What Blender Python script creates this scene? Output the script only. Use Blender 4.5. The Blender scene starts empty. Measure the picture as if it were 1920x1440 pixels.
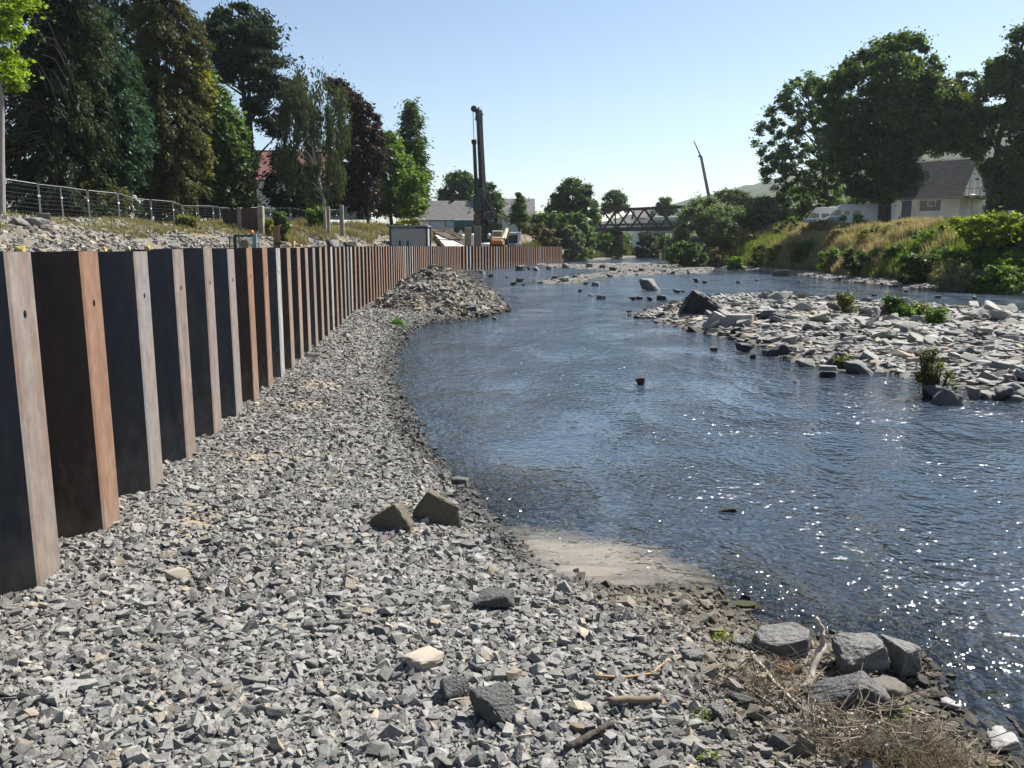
import bpy, bmesh, math, random
import numpy as np
from mathutils import Vector, Matrix, noise as mnoise

SC = bpy.context.scene
# ------------------------------------------------------------------ camera, sky, sun, exposure
F, CX, CY, H = 1550.0, 960.0, 720.0, 2.85
PITCH = math.radians(9.52)
cp, sp = math.cos(PITCH), math.sin(PITCH)
cam = bpy.data.cameras.new('camera')
cam.sensor_width = 36.0; cam.lens = F / 1920.0 * 36.0
cam.clip_start = 0.1; cam.clip_end = 12000
camo = bpy.data.objects.new('camera', cam)
SC.collection.objects.link(camo)
camo.location = (0, 0, H); camo.rotation_euler = (math.radians(90) - PITCH, 0, 0)
SC.camera = camo

SUN_EL, SUN_AZ = math.radians(50), math.radians(52)
world = bpy.data.worlds.new('World'); SC.world = world
world.use_nodes = True
wn = world.node_tree
for n in list(wn.nodes): wn.nodes.remove(n)
sky = wn.nodes.new('ShaderNodeTexSky'); sky.sky_type = 'NISHITA'
sky.sun_disc = False; sky.sun_elevation = SUN_EL; sky.sun_rotation = SUN_AZ
sky.air_density = 1.0; sky.dust_density = 0.4; sky.ozone_density = 1.4
bgn = wn.nodes.new('ShaderNodeBackground'); bgn.inputs['Strength'].default_value = 0.06
wo = wn.nodes.new('ShaderNodeOutputWorld')
wn.links.new(sky.outputs[0], bgn.inputs['Color']); wn.links.new(bgn.outputs[0], wo.inputs['Surface'])
sund = bpy.data.lights.new('sun', 'SUN'); sund.energy = 5.0; sund.angle = math.radians(0.53)
sund.color = (1.0, 0.955, 0.89)
suno = bpy.data.objects.new('sun', sund); SC.collection.objects.link(suno)
SDIR = Vector((math.sin(SUN_AZ)*math.cos(SUN_EL), math.cos(SUN_AZ)*math.cos(SUN_EL), math.sin(SUN_EL)))
suno.rotation_euler = (-SDIR).to_track_quat('-Z', 'Y').to_euler()
suno.location = (60, 60, 90)
SC.view_settings.view_transform = 'Standard'; SC.view_settings.look = 'None'
SC.view_settings.exposure = 1.22; SC.view_settings.gamma = 1.0
SC.cycles.max_bounces = 6; SC.cycles.diffuse_bounces = 2; SC.cycles.glossy_bounces = 2
SC.cycles.transparent_max_bounces = 8; SC.cycles.transmission_bounces = 2
SC.cycles.caustics_reflective = False; SC.cycles.caustics_refractive = False
SC.cycles.use_denoising = True
try:
    SC.cycles.denoiser = 'OPENIMAGEDENOISE'; SC.cycles.denoising_input_passes = 'RGB_ALBEDO_NORMAL'; SC.cycles.denoising_prefilter = 'ACCURATE'
except Exception: pass
SC.cycles.sample_clamp_indirect = 4.0

rng = np.random.default_rng(7)
rnd = random.Random(7)

# ------------------------------------------------------------------ picture point -> place
def ray(px, py):
    dx = (px - CX) / F; dy = -(py - CY) / F
    return np.array([dx, cp + dy * sp, -sp + dy * cp])
def at(px, py, Y):
    r = ray(px, py); t = Y / r[1]
    return np.array([r[0] * t, Y, H + r[2] * t])
def G(px, py, z=0.0):
    r = ray(px, py); t = (z - H) / r[2]
    return np.array([r[0] * t, r[1] * t])

# ------------------------------------------------------------------ mesh helpers
def link(o):
    SC.collection.objects.link(o); return o
def np_mesh(name, V, Fc, mat=None, col=None, parent=None, smooth=False, loc=None):
    V = np.asarray(V, dtype=np.float32); Fc = np.asarray(Fc, dtype=np.int32)
    if parent is not None and loc is None:
        V = V - np.array(parent.location, dtype=np.float32)
    elif loc is not None:
        V = V - np.array(loc, dtype=np.float32)
    me = bpy.data.meshes.new(name)
    n, k = Fc.shape
    me.vertices.add(len(V)); me.vertices.foreach_set('co', V.ravel())
    me.loops.add(n * k); me.loops.foreach_set('vertex_index', Fc.ravel())
    me.polygons.add(n)
    me.polygons.foreach_set('loop_start', np.arange(0, n * k, k, dtype=np.int32))
    me.polygons.foreach_set('loop_total', np.full(n, k, dtype=np.int32))
    me.polygons.foreach_set('use_smooth', np.full(n, bool(smooth)))
    me.update(calc_edges=True)
    if col is not None:
        a = me.color_attributes.new('Col', 'FLOAT_COLOR', 'POINT')
        c = np.ones((len(V), 4), dtype=np.float32); c[:, :3] = col
        a.data.foreach_set('color', c.ravel())
    if mat: me.materials.append(mat)
    o = bpy.data.objects.new(name, me); link(o)
    if parent is not None: o.parent = parent
    elif loc is not None: o.location = loc
    return o

class MB:
    def __init__(s): s.v = []; s.f = []
    def add(s, vs, fs):
        b = len(s.v); s.v += [tuple(map(float, p)) for p in vs]; s.f += [tuple(b + i for i in f) for f in fs]; return s
    def box(s, c, d, R=None):
        hx, hy, hz = d[0]/2, d[1]/2, d[2]/2
        P = [Vector((x, y, z)) for z in (-hz, hz) for y in (-hy, hy) for x in (-hx, hx)]
        if R is not None: P = [R @ p for p in P]
        P = [p + Vector(c) for p in P]
        return s.add(P, [(0,2,3,1),(4,5,7,6),(0,1,5,4),(2,6,7,3),(0,4,6,2),(1,3,7,5)])
    def b2(s, x0, x1, y0, y1, z0, z1):
        return s.box(((x0+x1)/2, (y0+y1)/2, (z0+z1)/2), (x1-x0, y1-y0, z1-z0))
    def prism(s, pts, y0, y1):            # outline in x,z extruded along y
        n = len(pts)
        P = [(p[0], y0, p[1]) for p in pts] + [(p[0], y1, p[1]) for p in pts]
        return s.add(P, [tuple(range(n)), tuple(range(2*n-1, n-1, -1))] + [(i, n+i, n+(i+1) % n, (i+1) % n) for i in range(n)])
    def prismx(s, pts, x0, x1):           # outline in y,z extruded along x
        n = len(pts)
        P = [(x0, p[0], p[1]) for p in pts] + [(x1, p[0], p[1]) for p in pts]
        return s.add(P, [tuple(range(n-1, -1, -1)), tuple(range(n, 2*n))] + [((i+1) % n, n+(i+1) % n, n+i, i) for i in range(n)])
    def tube(s, pts, r, n=6, cap=True):
        pts = [Vector(p) for p in pts]
        rs = r if isinstance(r, (list, tuple)) else [r] * len(pts)
        b = len(s.v)
        for i, p in enumerate(pts):
            d = (pts[min(i+1, len(pts)-1)] - pts[max(i-1, 0)])
            if d.length < 1e-9: d = Vector((0, 0, 1))
            d.normalize()
            u = d.cross(Vector((0, 0, 1)) if abs(d.z) < .9 else Vector((1, 0, 0))).normalized(); w = d.cross(u)
            for k in range(n):
                a = 2 * math.pi * k / n
                s.v.append(tuple(p + (u * math.cos(a) + w * math.sin(a)) * rs[i]))
        for i in range(len(pts)-1):
            for k in range(n):
                a0 = b + i*n + k; a1 = b + i*n + (k+1) % n
                s.f.append((a0, a1, a1+n, a0+n))
        if cap:
            s.f.append(tuple(b + k for k in range(n-1, -1, -1))); e = b + (len(pts)-1)*n
            s.f.append(tuple(e + k for k in range(n)))
        return s
    def cyl(s, a, b, r, n=12): return s.tube([a, b], r, n)
    def build(s, name, mat, parent=None, world=False, smooth=False, loc=None, bevel=0):
        me = bpy.data.meshes.new(name)
        V = np.array(s.v)
        if world and parent is not None: V = V - np.array(parent.location)
        if loc is not None: V = V - np.array(loc)
        me.from_pydata([tuple(p) for p in V], [], s.f)
        if bevel:
            bm = bmesh.new(); bm.from_mesh(me)
            bmesh.ops.remove_doubles(bm, verts=bm.verts, dist=1e-5)
            bmesh.ops.bevel(bm, geom=list(bm.edges), offset=bevel, segments=1, affect='EDGES', clamp_overlap=True)
            bm.to_mesh(me); bm.free()
        me.update()
        if smooth:
            me.polygons.foreach_set('use_smooth', [True]*len(me.polygons))
        for m in (mat if isinstance(mat, (list, tuple)) else [mat]):
            if m: me.materials.append(m)
        o = bpy.data.objects.new(name, me); link(o)
        if parent is not None: o.parent = parent
        if loc is not None: o.location = loc
        return o

def tag(o, label=None, cat=None, group=None, kind=None):
    if label: o['label'] = label
    if cat: o['category'] = cat
    if group: o['group'] = group
    if kind: o['kind'] = kind
    return o
def thing(name, label, cat, loc, rz=0.0, group=None):
    o = bpy.data.objects.new(name, None); link(o)
    o.empty_display_size = .2
    o.location = tuple(float(c) for c in loc); o.rotation_euler = (0, 0, rz)
    return tag(o, label, cat, group)
def copy_tree(o, parent=None):
    c = o.copy(); link(c)
    if parent is not None: c.parent = parent
    for ch in list(o.children): copy_tree(ch, c)
    return c

# ------------------------------------------------------------------ materials
MATS = {}
def nodes_of(m):
    m.use_nodes = True; nt = m.node_tree
    for n in list(nt.nodes): nt.nodes.remove(n)
    return nt
def mat(name, base=(.5,.5,.5), rough=.8, metal=0.0, var=.25, vscale=4.0, stretch=(1,1,1), bump=0.0, bscale=20.0,
        attr=False, second=None, sscale=1.5, samt=.5, sthr=.5, spec=.4, objrand=0.0, detail=5.0):
    """Principled surface: base colour (or the mesh's own Col) broken up by noise, patches of a second colour, fine bump."""
    if name in MATS: return MATS[name]
    m = bpy.data.materials.new(name); MATS[name] = m
    nt = nodes_of(m); N = nt.nodes.new; L = nt.links.new
    out = N('ShaderNodeOutputMaterial'); bs = N('ShaderNodeBsdfPrincipled')
    L(bs.outputs[0], out.inputs[0])
    bs.inputs['Roughness'].default_value = rough; bs.inputs['Metallic'].default_value = metal
    bs.inputs['Specular IOR Level'].default_value = spec
    tc = N('ShaderNodeTexCoord'); mp = N('ShaderNodeMapping'); mp.inputs['Scale'].default_value = stretch
    L(tc.outputs['Object'], mp.inputs[0])
    vec = mp.outputs[0]
    if objrand:
        oi = N('ShaderNodeObjectInfo'); ml = N('ShaderNodeMath'); ml.operation = 'MULTIPLY'; ml.inputs[1].default_value = 57.0
        L(oi.outputs['Random'], ml.inputs[0])
        av = N('ShaderNodeVectorMath'); av.operation = 'ADD'; L(vec, av.inputs[0]); L(ml.outputs[0], av.inputs[1]); vec = av.outputs[0]
    if attr:
        at_ = N('ShaderNodeAttribute'); at_.attribute_name = 'Col'; c = at_.outputs['Color']
    else:
        rgb = N('ShaderNodeRGB'); rgb.outputs[0].default_value = (*base, 1); c = rgb.outputs[0]
    if second is not None:
        n2 = N('ShaderNodeTexNoise'); n2.inputs['Scale'].default_value = sscale; n2.inputs['Detail'].default_value = 6
        L(vec, n2.inputs['Vector'])
        mr = N('ShaderNodeMapRange'); mr.inputs[1].default_value = sthr - .08; mr.inputs[2].default_value = sthr + .12
        mr.inputs[3].default_value = 0; mr.inputs[4].default_value = samt; L(n2.outputs[0], mr.inputs[0])
        mx = N('ShaderNodeMix'); mx.data_type = 'RGBA'; L(mr.outputs[0], mx.inputs[0]); L(c, mx.inputs[6]); mx.inputs[7].default_value = (*second, 1)
        c = mx.outputs[2]
    nz = N('ShaderNodeTexNoise'); nz.inputs['Scale'].default_value = vscale; nz.inputs['Detail'].default_value = detail; nz.inputs['Roughness'].default_value = .65
    L(vec, nz.inputs['Vector'])
    mr = N('ShaderNodeMapRange'); mr.inputs[1].default_value = .3; mr.inputs[2].default_value = .7
    mr.inputs[3].default_value = 1 - var; mr.inputs[4].default_value = 1 + var; L(nz.outputs[0], mr.inputs[0])
    fac = mr.outputs[0]
    if objrand:
        m2 = N('ShaderNodeMapRange'); m2.inputs[3].default_value = 1-objrand; m2.inputs[4].default_value = 1+objrand; L(oi.outputs['Random'], m2.inputs[0])
        mm = N('ShaderNodeMath'); mm.operation = 'MULTIPLY'; L(fac, mm.inputs[0]); L(m2.outputs[0], mm.inputs[1]); fac = mm.outputs[0]
    vm = N('ShaderNodeVectorMath'); vm.operation = 'SCALE'; L(c, vm.inputs[0]); L(fac, vm.inputs['Scale'])
    L(vm.outputs[0], bs.inputs['Base Color'])
    if bump:
        nb = N('ShaderNodeTexNoise'); nb.inputs['Scale'].default_value = bscale; nb.inputs['Detail'].default_value = 5
        L(vec, nb.inputs['Vector'])
        bp = N('ShaderNodeBump'); bp.inputs['Strength'].default_value = 1.0; bp.inputs['Distance'].default_value = bump
        L(nb.outputs[0], bp.inputs['Height']); L(bp.outputs[0], bs.inputs['Normal'])
    return m

def leaf_mat(name, trans=.45, gloss=.02, tint=(1.25, 1.35, .5)):
    if name in MATS: return MATS[name]
    m = bpy.data.materials.new(name); MATS[name] = m
    nt = nodes_of(m); N = nt.nodes.new; L = nt.links.new
    out = N('ShaderNodeOutputMaterial'); a = N('ShaderNodeAttribute'); a.attribute_name = 'Col'
    d = N('ShaderNodeBsdfDiffuse'); t = N('ShaderNodeBsdfTranslucent'); g = N('ShaderNodeBsdfGlossy'); g.inputs['Roughness'].default_value = .45
    hs = N('ShaderNodeVectorMath'); hs.operation = 'MULTIPLY'; hs.inputs[1].default_value = tint
    L(a.outputs['Color'], hs.inputs[0]); L(a.outputs['Color'], d.inputs[0]); L(hs.outputs[0], t.inputs[0])
    x = N('ShaderNodeMixShader'); x.inputs[0].default_value = trans; L(d.outputs[0], x.inputs[1]); L(t.outputs[0], x.inputs[2])
    y = N('ShaderNodeMixShader'); y.inputs[0].default_value = gloss; L(x.outputs[0], y.inputs[1]); L(g.outputs[0], y.inputs[2])
    L(y.outputs[0], out.inputs[0])
    return m
def glass_mat(name, col=(.02,.025,.03), rough=.08):
    return mat(name, col, rough=rough, var=.1, spec=.9)

M_STONE = mat('crushed_stone', attr=True, rough=.85, var=.3, vscale=30, bump=.005, bscale=65, spec=.3)
M_ROCK = mat('slate_rock', (.15,.147,.138), rough=.75, var=.3, vscale=5, bump=.035, bscale=4, second=(.19,.175,.15), sscale=2.2, samt=.55, spec=.35, objrand=.22)
M_DARKROCK = mat('dark_wet_rock', (.03,.03,.032), rough=.55, var=.35, vscale=6, bump=.03, bscale=11, objrand=.2, spec=.4)
M_TANROCK = mat('tan_rock', (.23,.2,.15), rough=.8, var=.2, vscale=7, bump=.015, bscale=22, objrand=.12)
M_GROUND = mat('ground_soil', attr=True, rough=.95, var=.3, vscale=1.8, bump=.05, bscale=7, spec=.15, detail=8)
M_LEAF = leaf_mat('leaf'); M_NEEDLE = leaf_mat('needle', .28, .012); M_GRASS = leaf_mat('grass_blade', .35, .015, (1.1, 1.1, .8))
M_BARK = mat('bark', (.055,.046,.037), rough=.95, var=.35, vscale=5, stretch=(3,3,.6), bump=.03, bscale=8)
M_BIRCH = mat('birch_bark', (.42,.4,.37), rough=.8, var=.15, vscale=4, stretch=(1,1,3), second=(.08,.07,.06), sscale=3, samt=.8, sthr=.6)
M_TWIG = mat('dry_twig', (.2,.165,.12), rough=.9, var=.3, vscale=12)
M_PALEWOOD = mat('bleached_wood', (.36,.31,.25), rough=.85, var=.2, vscale=9, stretch=(4,4,1))

# ------------------------------------------------------------------ plan of the valley
def P0(l): return [tuple(G(*p)) for p in l]
SHORE_L = [(8.,-12.),(4.6,.6)] + P0([(1915,1432),(1800,1362),(1738,1318),(1730,1262),(1690,1232),(1600,1205),(1500,1192),(1430,1172),(1385,1140),(1335,1108),
    (1270,1106),(1180,1106),(1100,1094),(1050,1080),(985,1056),(935,1008),(892,962),(868,908),(812,872),(772,822),(757,780),(746,740),(728,700),
    (738,655),(752,625),(800,607),(870,599),(922,586),(940,572),(926,552),(893,524),(868,511),(905,504),(960,497),(1005,494),(1060,489),(1110,489),(1185,482.5)]) + [(62.,290.),(300.,345.)]
POLY_L = np.array(SHORE_L + [(300.,8000.),(-8000.,8000.),(-8000.,-300.),(8.,-300.)])
SHORE_R = [(60.,-40.),(46.,26.)] + P0([(1990,560),(1920,551),(1800,546),(1700,540),(1640,531),(1560,525),(1500,515),(1400,506),(1340,500),(1290,493),(1250,487),(1243,480)]) + [(92.,262.),(300.,300.)]
POLY_R = np.array(SHORE_R + [(8000.,300.),(8000.,-40.)])
POLY_I = np.array(P0([(1190,592),(1232,578),(1290,562),(1330,558),(1400,556),(1500,559),(1600,569),(1700,575),(1800,580),(1930,590)]) + [(30.,27.),(24.,18.)] +
    P0([(1925,748),(1830,733),(1760,716),(1640,695),(1560,692),(1500,678),(1440,652),(1370,634),(1290,617)]))
POLY_R2 = np.array(P0([(985,493),(1060,495),(1200,492),(1290,496),(1340,502),(1330,512),(1220,514),(1120,520),(1080,530),(1030,533),(1000,528),(1070,518),(1150,507),(1040,501)]))  # stony riffle
# front line of the sheet piling
WALL = [(-3.0,1.0),(-3.55,6.2),(-4.12,12.45),(-5.96,31.2),(-6.65,43.7),(-7.12,56.2),(-7.0,71.0),(-5.7,92.0),(9.4,150.0)]
POLY_W = np.array([(-3.45,-40.),(-3.45,1.0)] + [(x-.75, y) for x, y in WALL[1:7]] + [(-6.5,92.7),(8.9,150.9),(9.9,152.),(11.,158.),(16.,172.),(20.,200.),(10.,8000.),(-8000.,8000.),(-8000.,-40.)])
POLY_P = np.array([(-22.,-40.),(-23.,30.),(-25.5,44.),(-25.8,62.),(-24.,78.),(-20.5,98.),(-15.5,116.),(-14.,150.),(-4.,158.),(2.,160.),(7.,165.),(12.,178.),(14.,205.),(10.,8000.),(-8000.,8000.),(-8000.,-40.)])

def inside(P, poly):
    x, y = P[:, 0], P[:, 1]; r = np.zeros(len(P), bool); n = len(poly)
    for i in range(n):
        x0, y0 = poly[i]; x1, y1 = poly[(i+1) % n]
        c = (y0 > y) != (y1 > y)
        with np.errstate(divide='ignore', invalid='ignore'):
            r ^= c & (x < (x1-x0) * (y-y0) / (y1-y0 if y1 != y0 else 1e-9) + x0)
    return r
def dist(P, line, closed=True):
    d = np.full(len(P), 1e9); n = len(line)
    for i in range(n if closed else n-1):
        a = np.array(line[i]); b = np.array(line[(i+1) % n]); ab = b-a; l2 = max(ab @ ab, 1e-9)
        t = np.clip(((P-a) @ ab) / l2, 0, 1)
        q = P - a - t[:, None]*ab
        d = np.minimum(d, q[:, 0]**2 + q[:, 1]**2)
    return np.sqrt(d)
def sdist(P, poly): return np.where(inside(P, poly), 1, -1) * dist(P, poly)
def sst(a, b, x):
    t = np.clip((x-a)/(b-a), 0, 1); return t*t*(3-2*t)
def vnoise(x, y, s=1.0, seed=0):
    """value noise, vectorised"""
    x = x*s + seed*17.3; y = y*s + seed*9.1
    xi, yi = np.floor(x), np.floor(y); fx, fy = x-xi, y-yi; fx = fx*fx*(3-2*fx); fy = fy*fy*(3-2*fy)
    def h(a, b):
        v = np.sin(a*127.1 + b*311.7) * 43758.5453; return v - np.floor(v)
    return (h(xi,yi)*(1-fx)+h(xi+1,yi)*fx)*(1-fy) + (h(xi,yi+1)*(1-fx)+h(xi+1,yi+1)*fx)*fy
HEAP_C = np.array([-3.35, 36.0])
def heap_h(x, y):
    dx, dy = x - HEAP_C[0], y - HEAP_C[1]
    a = np.arctan2(dy, dx)
    R = 3.25 + .25*np.sin(3*a+1) + .2*np.sin(5*a)
    r = np.sqrt((dx*1.12)**2 + (dy*.78)**2) / R
    return 2.25*np.clip(1 - r, 0, 1)**.95 - .28*np.exp(-(r*3.2)**2)
def height(x, y, full=False):
    x = np.atleast_1d(np.asarray(x, float)); y = np.atleast_1d(np.asarray(y, float))
    P = np.stack([x, y], 1)
    dL, dR, dI, dF = sdist(P, POLY_L), sdist(P, POLY_R), sdist(P, POLY_I), sdist(P, POLY_R2)
    dw = -np.maximum(np.maximum(dL, dR), np.maximum(dI, dF))
    n1 = vnoise(x, y, .9, 1) - .5; n2 = vnoise(x, y, 3.1, 2) - .5
    h = -.55*(1-np.exp(-np.clip(dw, 0, None)/2.2)) + .07*n1
    # left gravel beach
    hl = .40*(1-np.exp(-np.clip(dL, 0, None)/1.3)) + .06*n1*np.clip(dL, 0, 1) + .9*sst(2.6, -1.5, y)
    hl = hl - .035*np.clip(dL - 2, 0, 3)
    h = np.where(dL > 0, hl, h)
    dW = sdist(P, POLY_W)
    lv = .9 + 1.15*sst(50, 62, y)
    eP = sdist(P, POLY_P); pl = 4.3 + .7*sst(66, 105, y)
    hb = lv + (pl-lv)*sst(-9.5, .8, eP + 1.2*(vnoise(x, y, .25, 4)-.5)) + .35*(vnoise(x, y, .45, 5)-.5)*sst(-12, -5, eP) + .12*n2*sst(-12, -5, eP)
    h = np.where((dW > 0), hb, h)
    # far end of the left shore: overgrown slope
    far = (dL > 0) & (dW <= 0) & (y > 140)
    h = np.where(far, h + np.clip(dL-3, 0, 14)*.22, h)
    # stony island and riffle
    h = np.where(dI > 0, .30*(1-np.exp(-np.clip(dI, 0, None)/1.2)) + .12*n1, h)
    h = np.where((dF > 0) & (dL <= 0) & (dR <= 0), .05 + .12*n1 + .05*n2, h)
    # right bank
    hr = .22*(1-np.exp(-np.clip(dR, 0, None)/.8)) + 1.5*sst(1.6, 4.6, dR) + np.clip(dR-3.5, 0, 24)*.45
    capz = 2.2 + .0225*np.clip(y, 30, 125); hr = capz - np.logaddexp(0, (capz-hr)/.35)*.35*1.0 if False else np.minimum(hr, capz + .02*(hr-capz))
    hr = hr + .35*(vnoise(x, y, .12, 3)-.5)*sst(4, 12, dR) + .05*n2
    h = np.where(dR > 0, hr, h)
    # far hill with vineyards
    h = h + np.clip(.31*(x-150) + 18 + 6*(vnoise(x, y, .012, 21)-.5), 0, 150)*sst(520, 1000, y)*sst(20, 160, x)
    if full: return h, dL, dR, dI, dF, dW, eP
    return h
def hgt(x, y): return float(height(x, y)[0])
def gnd(px, py):
    """where the line of sight through a picture point meets the terrain"""
    r = ray(px, py); t = 2.0
    ts = np.concatenate([np.arange(2, 20, .02), np.arange(20, 220, .2)])
    X, Y, Z = r[0]*ts, r[1]*ts, H + r[2]*ts
    hh = np.maximum(height(X, Y), 0.0)
    k = np.argmax(Z <= hh)
    if not (Z <= hh).any(): return None
    return np.array([X[k], Y[k], max(hh[k], 0.0)])

SANDY = [(G(375, 975, .35), .42), (G(475, 850, .35), .5), (G(560, 760, .3), .7), (G(600, 720, .3), .8), (G(330, 1075, .35), .2)]
# ------------------------------------------------------------------ ground, one sheet out to the horizon
def ground_color(x, y, h, dL, dR, dI, dF, dW, eP):
    n = len(x); C = np.zeros((n, 3)) + np.array([.17, .14, .095])       # river bed
    v = vnoise(x, y, .5, 8); w = vnoise(x, y, 2.0, 9)
    beach = np.array([.20,.195,.18])*(0.8+.4*w)[:, None]
    tan = np.array([.36,.29,.2])
    beach = beach + (tan-beach)*(sst(.58, .75, v)*.6)[:, None]
    for c, R0 in SANDY:
        k = np.exp(-((x-c[0])**2 + ((y-c[1])*.7)**2)/(R0*1.15)**2)[:, None]*.95; beach = beach + (np.array([.40,.33,.235])*(.85+.3*w)[:, None]-beach)*k
    wet = np.array([.075,.07,.06])
    beach = wet + (beach-wet)*sst(.02, .6, dL)[:, None]
    C = np.where((dL > 0)[:, None], beach, C)
    slope = np.array([.27,.225,.165])*(.8+.4*w)[:, None]
    gry = np.array([.20,.195,.18])*(.75+.5*w)[:, None]
    slope = slope + (gry-slope)*sst(.45, .6, v*.6+.4*vnoise(x, y, .12, 3)+.12*sst(56, 46, y)-.1*sst(50,70,y))[:, None]
    grass = np.array([.19,.165,.07])*(.7+.6*w)[:, None]; green = np.array([.08,.10,.03])
    grass = grass + (green-grass)*sst(.4, .7, v)[:, None]
    cover = sst(-.8, 1.2, eP + 1.5*(v-.5))
    bk = slope + (grass-slope)*cover[:, None]
    C = np.where((dW > 0)[:, None], bk, C)
    far = (dL > 0) & (dW <= 0) & (y > 140)
    C = np.where((far & (dL > 3.5))[:, None], green*np.ones((n, 3)), C)
    isl = np.array([.24,.23,.21])*(.7+.6*w)[:, None]
    C = np.where(((dI > .15))[:, None], isl, C); C = np.where((dF > 0)[:, None], isl*.8, C)
    rb = np.array([.27,.26,.235])*(.8+.4*w)[:, None]
    gr = np.array([.10,.105,.035])*(.7+.6*w)[:, None]
    rb = rb + (gr-rb)*sst(1.8, 3.2, dR + (v-.5)*2)[:, None]
    C = np.where((dR > 0)[:, None], rb, C)
    hill = sst(420, 600, y)
    vy = np.array([.075,.105,.03])*(.85+.3*np.sin(x*.23+y*.02)[:]*1.0)[:, None]
    C = C + (vy-C)*hill[:, None]
    ridge = hill*sst(.5, .62, vnoise(x, y, .03, 22) + .25*sst(1000, 1150, y)); C = C + (np.array([.025,.045,.018])-C)*(ridge*.8)[:, None]
    return np.clip(C*.62, .004, 1)
az = np.concatenate([np.arange(-180, -46, 3.0), np.arange(-46, 46, .16), np.arange(46, 180, 3.0)])
az = np.radians(az); rr = [.4]
while rr[-1] < 7000: rr.append(rr[-1]*(1.024 if rr[-1] < 260 else 1.06))
rr = np.array(rr); na, nr = len(az), len(rr)
A, R_ = np.meshgrid(az, rr)                       # rows: radius
gx, gy = (np.sin(A)*R_).ravel(), (np.cos(A)*R_).ravel()
hh, *dd = height(gx, gy, True)
gc = ground_color(gx, gy, hh, *dd)
V = np.stack([gx, gy, hh], 1)
idx = np.arange(na*nr).reshape(nr, na)
q = np.stack([idx[:-1], np.roll(idx, -1, 1)[:-1], np.roll(idx, -1, 1)[1:], idx[1:]], -1).reshape(-1, 4)
V = np.vstack([V, [[0, 0, hgt(0, 0)]]]); gc = np.vstack([gc, gc[:1]])
cen = len(V)-1
inner = np.stack([np.full(na, cen), idx[0], np.roll(idx[0], -1), np.roll(idx[0], -1)], -1)
ground = np_mesh('ground', V, q, M_GROUND, gc, smooth=True)
tag(ground, 'pebbly river valley floor with gravel beach, soil slope and grassy banks', kind='structure')

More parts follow.
